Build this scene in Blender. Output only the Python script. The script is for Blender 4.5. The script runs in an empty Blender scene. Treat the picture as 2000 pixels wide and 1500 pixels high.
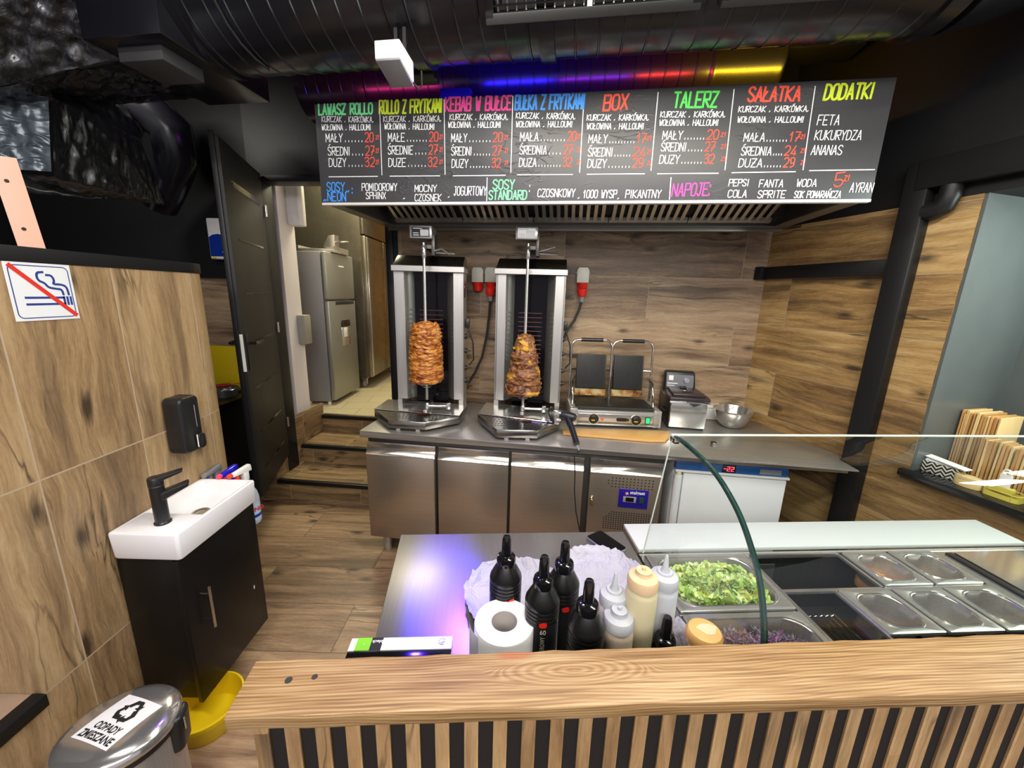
import bpy, bmesh, math, random
import numpy as np
from mathutils import Vector, Matrix, noise
random.seed(7)
PI = math.pi
S = bpy.context.scene
COL = S.collection

# ------------------------------------------------------------------ camera, world, lamps, exposure
FPX, CX, CY, EYE = 765.0, 1000.0, 750.0, 1.70
_d = np.array([(905 - CX) / FPX, (4100 - CY) / FPX, 1.0]); _d /= np.linalg.norm(_d)
_up = -_d
_y = np.array([0, 0, 1.0]) - _up * _up[2]; _y /= np.linalg.norm(_y)
_x = np.cross(_y, _up)
if _x[0] < 0: _x = -_x
RW = np.stack([_x, _y, _up])            # camera (right, down, forward) -> world
EYEP = np.array([0, 0, EYE])
cam = bpy.data.cameras.new('camera'); camo = bpy.data.objects.new('camera', cam); COL.objects.link(camo)
cam.sensor_fit = 'HORIZONTAL'; cam.sensor_width = 36; cam.lens = 36 * FPX / 2000
cam.clip_start = 0.02; cam.clip_end = 60
R3 = RW @ np.diag([1, -1, -1])
camo.matrix_world = Matrix(((R3[0][0], R3[0][1], R3[0][2], 0), (R3[1][0], R3[1][1], R3[1][2], 0), (R3[2][0], R3[2][1], R3[2][2], EYE), (0, 0, 0, 1)))
S.camera = camo
S.view_settings.view_transform = 'Standard'; S.view_settings.look = 'None'
S.view_settings.gamma = 1; S.view_settings.use_curve_mapping = False
S.view_settings.exposure = 0.3
w = bpy.data.worlds.new('world'); S.world = w; w.use_nodes = True
w.node_tree.nodes['Background'].inputs[0].default_value = (0.9, 0.88, 1.0, 1)
w.node_tree.nodes['Background'].inputs[1].default_value = 0.48

def area(name, loc, target, sx, sy, power, col):
    l = bpy.data.lights.new(name, 'AREA'); l.shape = 'RECTANGLE'; l.size = sx; l.size_y = sy; l.energy = power; l.color = col
    o = bpy.data.objects.new(name, l); COL.objects.link(o); o.location = loc
    o.rotation_euler = (Vector(target) - Vector(loc)).to_track_quat('-Z', 'Y').to_euler()
    return o
def spot(name, loc, target, power, col, ang, r=.03, blend=.6):
    l = bpy.data.lights.new(name, 'SPOT'); l.energy = power; l.color = col; l.spot_size = ang; l.spot_blend = blend; l.shadow_soft_size = r
    o = bpy.data.objects.new(name, l); COL.objects.link(o); o.location = loc
    o.rotation_euler = (Vector(target) - Vector(loc)).to_track_quat('-Z', 'Y').to_euler()
    return o
def point(name, loc, power, col, r=.03):
    l = bpy.data.lights.new(name, 'POINT'); l.energy = power; l.color = col; l.shadow_soft_size = r
    o = bpy.data.objects.new(name, l); COL.objects.link(o); o.location = loc
    return o
WARM = (1.0, 0.90, 0.68); COOL = (0.97, 0.97, 1.0)
area('light_over_prep', (0.55, 1.22, 2.615), (0.75, 1.75, 0), 1.6, 0.10, 24, (1.0, .94, .80))
area('light_over_bar_left', (-0.75, 0.25, 3.05), (-0.5, 1.2, 0), 1.2, 0.12, 25, (1.0, .96, .92))
area('light_over_bar_right', (1.05, 0.1, 3.05), (0.9, 0.9, 0), 1.2, 0.12, 20, (1.0, .97, .86))
area('light_of_front_room', (0.1, -1.6, 2.7), (0.2, 1.9, 1.2), 2.4, 0.6, 50, (1.0, .96, .92))
area('light_of_kitchen', (-1.75, 4.25, 3.05), (-1.8, 4.3, 0), 0.8, 0.8, 44, (1.0, .91, .60))
area('light_fill_side_worktop', (-2.45, 2.35, 3.0), (-2.45, 2.9, .9), .5, .1, 15, (1.0, .95, .85))  # fill added to brighten the yellow board; no fitting hangs there
area('light_of_wall_niche', (2.36, 1.25, 2.10), (2.15, 1.80, 1.45), 0.3, 0.12, 8, (.85, 1.0, .96))
sp1 = spot('light_blue_table_streak', (-0.40, 1.98, 2.60), (-0.17, 0.98, 0.85), 620, (.05, .015, 1.0), .32, blend=.9)  # added narrow beam, squeezed to stand in for a blue reflection along the table
sp1.scale = (.45, 1.35, 1)
spot('light_blue_wash', (-0.36, 1.98, 2.60), (0.15, 1.05, 0.85), 34, (.20, .08, 1.0), 1.7, blend=.9)
def strip(name, x, power, col, ln):
    y = 2.15 - .151 * x
    area(name, (x, y, 2.63), (x + .06, y + .42, 2.97), ln, .03, power, col)
strip('light_strip_blue', -.18, 7.0, (.02, .01, 1.0), .55)
strip('light_strip_violet', .35, 1.6, (.25, .02, .8), .4)
strip('light_strip_red', .74, 1.7, (1.0, .05, .04), .3)
strip('light_strip_wine', -.85, 1.7, (.75, .03, .22), .5)
strip('light_strip_yellow', 1.14, 3.4, (1.0, .62, .02), .3)

# ------------------------------------------------------------------ where a sight line meets a real plane
def ray(px, py): return RW @ np.array([(px - CX) / FPX, (py - CY) / FPX, 1.0])
def at(px, py, z):
    r = ray(px, py); return Vector(EYEP + r * ((z - EYE) / r[2]))
def on(px, py, p, n):
    r = ray(px, py); return Vector(EYEP + r * (((np.array(p) - EYEP) @ np.array(n)) / (r @ np.array(n))))
def frame(o, ang):
    return Matrix.Translation(Vector(o)) @ Matrix.Rotation(ang, 4, 'Z')

# ------------------------------------------------------------------ mesh helpers
class MB:
    def __init__(s): s.b = bmesh.new()
    def _add(s, t, M=None):
        if M is not None: bmesh.ops.transform(t, matrix=M, verts=t.verts)
        me = bpy.data.meshes.new('t'); t.to_mesh(me); t.free(); s.b.from_mesh(me); bpy.data.meshes.remove(me)
        return s
    def box(s, x0, x1, y0, y1, z0, z1, bev=0, seg=2, M=None):
        t = bmesh.new()
        v = [t.verts.new((x, y, z)) for z in (z0, z1) for x, y in ((x0, y0), (x1, y0), (x1, y1), (x0, y1))]
        for f in ((3, 2, 1, 0), (4, 5, 6, 7), (0, 1, 5, 4), (1, 2, 6, 5), (2, 3, 7, 6), (3, 0, 4, 7)): t.faces.new([v[i] for i in f])
        if bev: bmesh.ops.bevel(t, geom=t.edges[:], offset=bev, segments=seg, profile=.5, affect='EDGES')
        return s._add(t, M)
    def hexa(s, p, bev=0, seg=2, M=None):      # 4 bottom + 4 top corners
        t = bmesh.new(); v = [t.verts.new(q) for q in p]
        for f in ((3, 2, 1, 0), (4, 5, 6, 7), (0, 1, 5, 4), (1, 2, 6, 5), (2, 3, 7, 6), (3, 0, 4, 7)): t.faces.new([v[i] for i in f])
        bmesh.ops.recalc_face_normals(t, faces=t.faces[:])
        if bev: bmesh.ops.bevel(t, geom=t.edges[:], offset=bev, segments=seg, profile=.5, affect='EDGES')
        return s._add(t, M)
    def prism(s, poly, z0, z1, bev=0, seg=2, M=None):
        t = bmesh.new()
        a = [t.verts.new((x, y, z0)) for x, y in poly]; b = [t.verts.new((x, y, z1)) for x, y in poly]; n = len(poly)
        t.faces.new(a[::-1]); t.faces.new(b)
        for i in range(n): t.faces.new((a[i], a[(i + 1) % n], b[(i + 1) % n], b[i]))
        bmesh.ops.recalc_face_normals(t, faces=t.faces[:])
        if bev: bmesh.ops.bevel(t, geom=t.edges[:], offset=bev, segments=seg, profile=.5, affect='EDGES')
        return s._add(t, M)
    def lathe(s, prof, n=32, M=None, sx=1, sy=1):
        t = bmesh.new(); rings = []
        for r, z in prof:
            if r < 1e-5: rings.append([t.verts.new((0, 0, z))])
            else: rings.append([t.verts.new((r * sx * math.cos(2 * PI * k / n), r * sy * math.sin(2 * PI * k / n), z)) for k in range(n)])
        for a, b in zip(rings, rings[1:]):
            for k in range(n):
                q = [a[k % len(a)], a[(k + 1) % len(a)], b[(k + 1) % len(b)], b[k % len(b)]]
                u = []
                for x in q:
                    if x not in u: u.append(x)
                if len(u) > 2: t.faces.new(u)
        bmesh.ops.recalc_face_normals(t, faces=t.faces[:])
        return s._add(t, M)
    def tube(s, pts, r, n=10, M=None, closed=False, sq=None):
        pts = [Vector(p) for p in pts]; t = bmesh.new(); rings = []; N = len(pts); up = None
        for i, p in enumerate(pts):
            a = pts[(i - 1) % N] if (i or closed) else p; c = pts[(i + 1) % N] if (i < N - 1 or closed) else p
            d = (c - a).normalized()
            if up is None: up = Vector((0, 0, 1)) if abs(d.z) < .9 else Vector((1, 0, 0))
            x = d.cross(up).normalized(); up = x.cross(d).normalized()
            rr = r[i] if isinstance(r, (list, tuple)) else r
            kx, ky = sq if sq else (1, 1)
            rings.append([t.verts.new(p + x * (rr * kx * math.cos(2 * PI * k / n)) + up * (rr * ky * math.sin(2 * PI * k / n))) for k in range(n)])
        for i in range(N if closed else N - 1):
            a, b = rings[i], rings[(i + 1) % N]
            for k in range(n): t.faces.new((a[k], a[(k + 1) % n], b[(k + 1) % n], b[k]))
        if not closed: t.faces.new(rings[0][::-1]); t.faces.new(rings[-1])
        bmesh.ops.recalc_face_normals(t, faces=t.faces[:])
        return s._add(t, M)
    def grid(s, rows, M=None, wrap=False):      # rows of points
        t = bmesh.new(); V = [[t.verts.new(p) for p in r] for r in rows]
        for a, b in zip(V, V[1:]):
            n = len(a)
            for k in range(n if wrap else n - 1): t.faces.new((a[k], a[(k + 1) % n], b[(k + 1) % n], b[k]))
        return s._add(t, M)
    def poly(s, pts, M=None):
        t = bmesh.new(); t.faces.new([t.verts.new(p) for p in pts]); return s._add(t, M)
    def ball(s, c, r, n=12, M=None):
        t = bmesh.new(); bmesh.ops.create_uvsphere(t, u_segments=n, v_segments=max(6, n // 2), radius=1)
        rr = r if isinstance(r, tuple) else (r, r, r)
        bmesh.ops.transform(t, matrix=Matrix.Translation(Vector(c)) @ Matrix.Diagonal((*rr, 1)), verts=t.verts)
        return s._add(t, M)
    def mesh(s, me, M=None):
        t = bmesh.new(); t.from_mesh(me); return s._add(t, M)

def roundrect(x0, x1, y0, y1, r, n=5):
    out = []
    for cx, cy, a in ((x1 - r, y0 + r, -90), (x1 - r, y1 - r, 0), (x0 + r, y1 - r, 90), (x0 + r, y0 + r, 180)):
        for k in range(n + 1):
            t = math.radians(a + 90 * k / n); out.append((cx + r * math.cos(t), cy + r * math.sin(t)))
    return out

def obj(name, m, mt, parent=None, smooth=40, uv=None, M=None):
    b = m.b
    if M is not None: bmesh.ops.transform(b, matrix=M, verts=b.verts)
    ul = b.loops.layers.uv.new('UVMap')
    b.normal_update()
    for f in b.faces:
        f.smooth = smooth > 0
        n = f.normal; ax = max(range(3), key=lambda i: abs(n[i]))
        for l in f.loops:
            c = l.vert.co
            if uv: l[ul].uv = uv(c, n)
            else: l[ul].uv = (c.x, c.y) if ax == 2 else ((c.y, c.z) if ax == 0 else (c.x, c.z))
    if smooth > 0:
        for e in b.edges:
            if len(e.link_faces) == 2 and e.calc_face_angle(0) > math.radians(smooth): e.smooth = False
    me = bpy.data.meshes.new(name); b.to_mesh(me); b.free()
    me.materials.append(mt)
    o = bpy.data.objects.new(name, me); COL.objects.link(o)
    if parent is not None: o.parent = parent
    return o
def tag(o, label, cat, group=None):
    o['label'] = label; o['category'] = cat
    if group: o['group'] = group
    return o
def thing(name, label, cat, loc=(0, 0, 0), rz=0, group=None):
    o = bpy.data.objects.new(name, None); COL.objects.link(o); o.empty_display_size = .05
    o.location = loc; o.rotation_euler = (0, 0, rz)
    return tag(o, label, cat, group)
def struct(name, m, mt, **k):
    o = obj(name, m, mt, **k)
    if o.parent is None: o['kind'] = 'structure'
    return o
def dup(root, loc, rz, label=None, group=None, mats=None):
    r = root.copy(); COL.objects.link(r); r.location = loc; r.rotation_euler = (0, 0, rz)
    if label: r['label'] = label
    if group: r['group'] = group
    for ch in list(root.children):
        c = ch.copy(); COL.objects.link(c); c.parent = r
        for g in list(ch.children):
            d = g.copy(); COL.objects.link(d); d.parent = c
    return r

# ------------------------------------------------------------------ materials
def srgb(h):
    h = h.lstrip('#'); c = [int(h[i:i + 2], 16) / 255 for i in (0, 2, 4)]
    return tuple((x / 12.92 if x <= .04045 else ((x + .055) / 1.055) ** 2.4) for x in c) + (1,)
class NT:
    def __init__(s, name):
        s.m = bpy.data.materials.new(name); s.m.use_nodes = True; s.t = s.m.node_tree; s.p = s.t.nodes['Principled BSDF']; s.out = s.t.nodes['Material Output']
    def n(s, typ, **k):
        nd = s.t.nodes.new('ShaderNode' + typ)
        for a, v in k.items():
            if a.startswith('_'): setattr(nd, a[1:], v)
        for a, v in k.items():
            if a.startswith('_'): continue
            i = nd.inputs[int(a[1:])] if a[0] == 'i' and a[1:].isdigit() else nd.inputs[a.replace('__', ' ')]
            if hasattr(v, 'is_linked') or hasattr(v, 'links'): s.t.links.new(v, i)
            else: i.default_value = v
        return nd
    def l(s, a, b): s.t.links.new(a, b)
    def math(s, op, a, b=0.0, clamp=False):
        nd = s.n('Math', _operation=op, i0=a, i1=b); nd.use_clamp = clamp; return nd.outputs[0]
    def ramp(s, fac, stops):
        nd = s.n('ValToRGB', Fac=fac); e = nd.color_ramp.elements
        while len(e) < len(stops): e.new(.5)
        for i, (p, c) in enumerate(stops): e[i].position = p; e[i].color = c if len(c) == 4 else (*c, 1)
        return nd.outputs[0]
    def mix(s, fac, a, b, bt='MIX'):
        nd = s.n('MixRGB', _blend_type=bt, Fac=fac, Color1=a, Color2=b); return nd.outputs[0]
    def set(s, **k):
        for a, v in k.items():
            i = s.p.inputs[a.replace('__', ' ')]
            if hasattr(v, 'links'): s.l(v, i)
            else: i.default_value = v
        return s
    def bump(s, h, st=.2, d=.002):
        nd = s.n('Bump', Strength=st, Distance=d, Height=h); s.l(nd.outputs[0], s.p.inputs['Normal'])
def pm(name, col, rough=.5, metal=0, spec=.5, var=.06, vs=18, bump=0, emit=None, es=1, **k):
    t = NT(name); c = srgb(col) if isinstance(col, str) else (*col, 1)[:4]
    co = t.n('TexCoord').outputs['Object']
    nz = t.n('TexNoise', Vector=co, Scale=vs, Detail=4.0)
    f = t.math('MULTIPLY_ADD', nz.outputs[0], var * 2); f.node.inputs[2].default_value = 1 - var
    cc = t.n('VectorMath', _operation='SCALE'); cc.inputs[0].default_value = c[:3]; t.l(f, cc.inputs['Scale'])
    t.set(Base__Color=cc.outputs[0], Roughness=rough, Metallic=metal, Specular__IOR__Level=spec)
    if bump: t.bump(nz.outputs[0], bump, .002)
    if emit: t.set(Emission__Color=srgb(emit) if isinstance(emit, str) else (*emit, 1), Emission__Strength=es)
    for a, v in k.items(): t.set(**{a: v})
    return t.m
def steel(name, col='#9a958f', rough=.3, axis=0, amp=.10, aniso=.0, rot=0.0, met=.72):
    t = NT(name); co = t.n('TexCoord').outputs['Object']
    sc = [260, 260, 260]; sc[axis] = 3.0
    mp = t.n('Mapping', Vector=co, Scale=tuple(sc)); nz = t.n('TexNoise', Vector=mp.outputs[0], Scale=1.0, Detail=3.0)
    n2 = t.n('TexNoise', Vector=co, Scale=3.5, Detail=3.0)
    c = srgb(col); lo = tuple(x * (1 - amp) for x in c[:3]) + (1,); hi = tuple(min(1, x * (1 + amp)) for x in c[:3]) + (1,)
    t.set(Base__Color=t.ramp(nz.outputs[0], [(.3, lo), (.7, hi)]), Metallic=met)
    a = t.math('MULTIPLY_ADD', n2.outputs[0], .12); a.node.inputs[2].default_value = rough - .06
    t.set(Roughness=a)
    if aniso:
        tg = t.n('Tangent', _direction_type='RADIAL', _axis='Z'); t.set(Anisotropic=aniso, Anisotropic__Rotation=rot)
    t.bump(nz.outputs[0], .03, .0005)
    return t.m
def woodtile(name, bw, bh, swap=False, shift=(0, 0), cols=('#5d4630', '#8a6a48', '#a98a62', '#c0a27a'), grout='#9a8a74', rough=.42, off=.5, mort=.0016, vary=.28, tint=(1, 1, 1), dark='#46362a', knots=.45):
    t = NT(name); uv = t.n('UVMap').outputs[0]
    mp = t.n('Mapping', Vector=uv, Location=(shift[0], shift[1], 0), Rotation=(0, 0, PI / 2 if swap else 0)).outputs[0]
    br = t.n('TexBrick', Vector=mp, Color1=(0, 0, 0, 1), Color2=(1, 1, 1, 1), Mortar=(.5, .5, .5, 1), Scale=1.0)
    br.inputs['Mortar Size'].default_value = mort; br.inputs['Mortar Smooth'].default_value = .3
    br.inputs['Brick Width'].default_value = bw; br.inputs['Row Height'].default_value = bh; br.inputs['Bias'].default_value = 0
    br.offset = off; br.offset_frequency = 2
    rnd = t.n('SeparateColor', Color=br.outputs['Color']).outputs[0]
    o = t.n('CombineXYZ', X=t.math('MULTIPLY', rnd, 37.0), Y=t.math('MULTIPLY', rnd, 19.0)).outputs[0]
    v = t.n('VectorMath', _operation='ADD'); t.l(mp, v.inputs[0]); t.l(o, v.inputs[1]); v = v.outputs[0]
    # gentle warp so the grain bends round knots
    kn = t.n('TexVoronoi', _voronoi_dimensions='2D', Vector=t.n('Mapping', Vector=v, Scale=(2.3, 5.2, 1)).outputs[0], Scale=1.0)
    kd = kn.outputs['Distance']
    kz = t.math('GREATER_THAN', t.n('SeparateColor', Color=kn.outputs['Color']).outputs[0], knots)
    kr = t.math('MULTIPLY', t.ramp(kd, [(.0, (1, 1, 1, 1)), (.42, (0, 0, 0, 1))]), kz)
    wq = t.n('TexNoise', Vector=t.n('Mapping', Vector=v, Scale=(2.6, 6, 1)).outputs[0], Scale=1.0, Detail=3.0).outputs[0]
    wv = t.n('CombineXYZ', Y=t.math('ADD', t.math('MULTIPLY', wq, .07), t.math('MULTIPLY', kr, .022))).outputs[0]
    v2 = t.n('VectorMath', _operation='ADD'); t.l(v, v2.inputs[0]); t.l(wv, v2.inputs[1]); v2 = v2.outputs[0]
    g1 = t.n('TexNoise', Vector=t.n('Mapping', Vector=v2, Scale=(1.8, 24, 1)).outputs[0], Scale=1.0, Detail=8.0, Roughness=.68).outputs[0]
    g2 = t.n('TexNoise', Vector=t.n('Mapping', Vector=v2, Scale=(14, 260, 1)).outputs[0], Scale=1.0, Detail=4.0, Roughness=.7).outputs[0]
    g3 = t.n('TexNoise', Vector=t.n('Mapping', Vector=v, Scale=(1.3, 3.4, 1)).outputs[0], Scale=1.0, Detail=4.0).outputs[0]
    g4 = t.n('TexNoise', Vector=t.n('Mapping', Vector=v2, Scale=(55, 90, 1)).outputs[0], Scale=1.0, Detail=3.0).outputs[0]
    f = t.math('ADD', t.math('ADD', t.math('MULTIPLY', g1, .50), t.math('MULTIPLY', g2, .24)), t.math('ADD', t.math('MULTIPLY', g3, .20), t.math('MULTIPLY', g4, .06)))
    f = t.math('ADD', f, t.math('MULTIPLY', t.math('SUBTRACT', rnd, .5), vary * .2))
    C = [tuple(a * b for a, b in zip(srgb(c), (*tint, 1))) for c in cols]
    col = t.ramp(f, [(.34, C[0]), (.44, C[1]), (.53, C[2]), (.66, C[3])])
    # long soft dark streaks, thin cracks and knots
    st = t.n('TexNoise', Vector=t.n('Mapping', Vector=v2, Scale=(.9, 11, 1)).outputs[0], Scale=1.0, Detail=5.0, Roughness=.6).outputs[0]
    col = t.mix(t.math('MULTIPLY', t.ramp(st, [(.52, (0, 0, 0, 1)), (.68, (1, 1, 1, 1))]), .75), col, srgb(dark))
    cr = t.n('TexNoise', Vector=t.n('Mapping', Vector=v2, Scale=(.7, 6.5, 1)).outputs[0], Scale=1.0, Detail=5.0, Distortion=.3).outputs[0]
    cm = t.ramp(t.math('ABSOLUTE', t.math('SUBTRACT', cr, .54)), [(0, (1, 1, 1, 1)), (.014, (0, 0, 0, 1))])
    cg = t.ramp(g3, [(.47, (0, 0, 0, 1)), (.60, (1, 1, 1, 1))])
    col = t.mix(t.math('MULTIPLY', t.math('MULTIPLY', cm, cg), .8), col, srgb('#2b2118'))
    kw = t.math('ADD', kd, t.math('MULTIPLY', t.math('SUBTRACT', g1, .5), .35))
    ks = t.ramp(kw, [(.03, (1, 1, 1, 1)), (.15, (0, 0, 0, 1))])
    col = t.mix(t.math('MULTIPLY', t.math('MULTIPLY', ks, kz), .85), col, srgb('#2c231b'))
    col = t.mix(br.outputs['Fac'], col, srgb(grout))
    t.set(Base__Color=col, Roughness=t.math('MULTIPLY_ADD', g1, .2), Specular__IOR__Level=.45)
    for nd in t.t.nodes:
        if nd.type == 'MATH' and nd.operation == 'MULTIPLY_ADD': nd.inputs[2].default_value = rough - .08
    hb = t.math('SUBTRACT', t.math('MULTIPLY', g2, .25), t.math('MULTIPLY', br.outputs['Fac'], 1.0))
    t.bump(hb, .25, .0015)
    return t.m
def glassmat(name, tint=(.93, .97, .95), refl=.02, edge=False):
    t = NT(name); t.t.nodes.remove(t.p)
    fr = t.math('POWER', t.n('LayerWeight', Blend=.5).outputs['Facing'], 4.5)
    nz = t.n('TexNoise', Vector=t.n('TexCoord').outputs['Object'], Scale=5.0, Detail=3.0).outputs[0]
    tr = t.n('BsdfTransparent', Color=(*tint, 1)); gl = t.n('BsdfGlossy', Color=(.9, .95, .93, 1), Roughness=.02)
    f = t.math('ADD', t.math('MULTIPLY', fr, .75), t.math('MULTIPLY_ADD', nz, refl), clamp=True)
    for nd in t.t.nodes:
        if nd.type == 'MATH' and nd.operation == 'MULTIPLY_ADD': nd.inputs[2].default_value = .035
    mx = t.n('MixShader', Fac=f); t.l(tr.outputs[0], mx.inputs[1]); t.l(gl.outputs[0], mx.inputs[2]); t.l(mx.outputs[0], t.out.inputs['Surface'])
    return t.m

m_floor = woodtile('floor_wood_tile', 1.2, .298, shift=(.235, .247), cols=('#54412f', '#7a614a', '#9b7e60', '#b69b7a'), vary=.7, rough=.40, grout='#4a4036', mort=.002)
m_back = woodtile('back_wall_wood_tile', 1.2, .30, shift=(.15, .255), cols=('#4f3d2d', '#755f49', '#977d61', '#b29c7e'), vary=.8, rough=.45, mort=.002)
m_right = woodtile('right_wall_wood_tile', 1.2, .30, shift=(.4, .255), cols=('#594329', '#846640', '#a68757', '#c2a678'), vary=.8, rough=.45, mort=.002)
m_left = woodtile('partition_wood_tile', .65, .335, swap=True, shift=(1.12, -.06), cols=('#6c563f', '#947856', '#b0936c', '#c7ad88'), vary=.5, grout='#b9a48c', rough=.45, off=0, mort=.003, dark='#5a4636')
m_step = woodtile('step_wood_tile', .60, .30, shift=(.2, 0), cols=('#54432f', '#7b6346', '#987d58', '#ad9370'), grout='#b7a78e', rough=.45)
m_black = pm('black_wall_paint', (.0075, .0075, .0085), .55, bump=.25, vs=40, spec=.3)
m_ceil = pm('black_ceiling_paint', (.006, .006, .007), .6, spec=.25)
m_blackmetal = pm('black_painted_steel', (.009, .009, .010), .45, spec=.3, bump=.06, vs=60)
m_duct = pm('black_duct_paint', (.009, .009, .012), .24, spec=.5, var=.2, vs=6)
m_steel = steel('brushed_steel', '#bab6b1', .30, 0)
m_steelv = steel('brushed_steel_upright', '#bdbab6', .32, 2)
m_steelp = steel('polished_steel', '#d2d0cc', .16, 0, .04, met=.85)
m_steeltop = steel('steel_table_top', '#a09e9c', .36, 1, .05, met=.84)
m_steeldark = steel('dark_steel', '#5d5a56', .38, 0)
m_chrome = pm('chrome', '#d5d3d0', .08, 1, var=.02)
m_plast = pm('black_plastic', (.012, .012, .013), .35, var=.1)
m_matte = pm('matte_black', (.010, .010, .010), .6)
m_gloss = pm('glossy_black', (.006, .006, .007), .10, spec=.6)
m_white = pm('white_plastic', '#e4e3e0', .4)
m_ceramic = pm('white_ceramic', '#eeedf0', .12, spec=.6, var=.01)
m_paper = pm('white_paper', '#e9e8e6', .8, bump=.1, vs=60, spec=.2)
m_kraft = pm('kraft_paper', '#b98d55', .8, var=.12, spec=.2)
m_kraftlight = pm('pale_kraft_paper', '#d9bd86', .8, var=.08, spec=.2)
m_grey = pm('grey_plastic', '#86868a', .4)
m_red = pm('red_plastic', '#d8261c', .35)
m_blue = pm('blue_print', '#1a2f9c', .4)
m_yellow = pm('yellow_plastic', '#e9c913', .4, var=.03)
m_glass = glassmat('clear_glass')
m_glassedge = pm('green_glass_edge', (.02, .055, .045), .05, spec=.8, var=.3, vs=14)
m_cable = pm('black_rubber', (.012, .012, .012), .5)
# ------------------------------------------------------------------ the room
WR = Vector((1.684, 2.742, 0)); RD = Vector((.258, -.966, 0)).normalized(); RN = Vector((.966, .258, 0)).normalized()   # right wall: corner, direction towards us, outward
WBd = Vector((-2.634, .318, 0)).normalized(); WBang = math.atan2(-.318, 2.634)        # back wall, running left from the corner
MB_back = frame(WR, WBang)            # local +x to the right, +y into the wall
MRw = frame(WR, math.atan2(RD.y, RD.x))   # local +x towards us along the wall, +y out of the room
FRX = Vector((-1.90, 3.13, 0)); STANG = math.radians(-5)
MST = frame((-1.90, 2.952, 0), STANG)     # steps: local x across, y up the flight

struct('floor', MB().box(-3.6, 2.3, -2.2, 3.3, -.06, 0), m_floor)
struct('ceiling', MB().box(-4.4, 3.4, -2.6, 7.0, 3.3, 3.4), m_ceil)
# back wall: tiled below, black above
o = struct('wall_back', MB().box(-2.652, 0, 0, .12, 0, 2.17), m_back); o.matrix_world = MB_back
o = struct('wall_back_upper', MB().box(-2.68, .05, 0, .12, 2.17, 3.3), m_black); o.matrix_world = MB_back
# right wall with a window niche
NS0, NS1, NZ0, NZ1, ND = 1.0, 2.9, .925, 2.17, .52
b = MB().box(0, NS0, 0, ND, 0, 2.165).box(NS0, 3.4, 0, ND, 0, NZ0 - .035)
o = struct('wall_right', b, m_right); o.matrix_world = MRw
b = MB().box(-.2, 3.4, 0, ND, 2.165, 3.3).box(NS1, 3.4, 0, ND, NZ0, 2.165)
o = struct('wall_right_upper', b, m_black); o.matrix_world = MRw
m_niche = pm('niche_dark_paint', (.085, .097, .095), .28, spec=.6, var=.15, vs=7, bump=.05)
b = MB().box(NS0 + .001, NS0 + .012, .004, ND, NZ0, 2.165).box(NS0, NS1, ND, ND + .06, NZ0 - .03, 2.2)
o = struct('trim_1', b, m_niche); o.matrix_world = MRw
o = struct('trim_2', MB().box(NS0 - .03, NS1, -.03, ND, NZ0 - .035, NZ0, .006), m_gloss); o.matrix_world = MRw
# bright shop window further along in the niche
m_day = pm('daylight_pane', '#ffffff', .3, emit=(.92, 1.0, .88), es=3.2)
wn = struct('window_1', MB().box(1.36, 2.82, ND - .045, ND - .001, 1.08, 1.12).box(1.36, 2.82, ND - .045, ND - .001, 2.10, 2.14).box(1.36, 1.40, ND - .045, ND - .001, 1.12, 2.10).box(2.78, 2.82, ND - .045, ND - .001, 1.12, 2.10).box(2.06, 2.10, ND - .045, ND - .001, 1.12, 2.10), m_blackmetal); wn.matrix_world = MRw
obj('window_pane', MB().box(1.40, 2.78, ND - .02, ND - .005, 1.12, 2.10), m_day, wn)
# painted steel framing on the right wall: post, upper beam, rail
fr = thing('steel_framework', 'black steel post with cross rail and upper beam on the right tiled wall', 'framework', WR, math.atan2(RD.y, RD.x))
obj('post', MB().box(.738, .835, -.065, -.002, .02, 2.34, .004), m_blackmetal, fr)
obj('upper_beam', MB().box(.785, 3.2, -.07, -.002, 2.215, 2.34, .004), m_blackmetal, fr)
obj('rail', MB().box(.0, .738, -.045, -.002, 1.845, 1.922, .004), m_blackmetal, fr)
obj('bracket', MB().tube([(.83, -.035, 2.12), (.865, -.035, 2.12), (.895, -.035, 2.135), (.905, -.035, 2.17), (.905, -.035, 2.215)], .038, 12), m_blackmetal, fr)
obj('end_cap', MB().box(-.02, .03, -.075, -.002, 1.842, 1.925, .004), m_blackmetal, fr)

# doorway wall around the kitchen opening (black)
MDW = frame((-1.90, 3.135, 0), math.radians(-4.3))
b = MB().box(-.09, .99, 0, .13, 2.475, 3.3)
o = struct('wall_doorway', b, m_black); o.matrix_world = MDW
o = struct('wall_doorway_side', MB().box(.957, 1.03, -.02, .13, 0.0, 2.475), m_black); o.matrix_world = MDW
b = MB().box(-.055, .02, -.035, .10, .17, 2.50, .004).box(.945, 1.0, -.035, .10, .34, 2.50, .004).box(.02, .945, -.035, .10, 2.455, 2.50, .004)
o = struct('trim_3', b, m_blackmetal); o.matrix_world = MDW
# wall left of the doorway: tiles below, black above
o = struct('wall_left_back', MB().box(-2.6, -.09, .12, .22, 0, 1.765), m_back); o.matrix_world = MDW
o = struct('wall_left_back_upper', MB().box(-2.6, -.09, .10, .22, 1.765, 3.3), m_black); o.matrix_world = MDW
struct('wall_far_left', MB().box(-4.3, -4.2, -2.2, 4.4, 0, 3.3), m_black)
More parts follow.
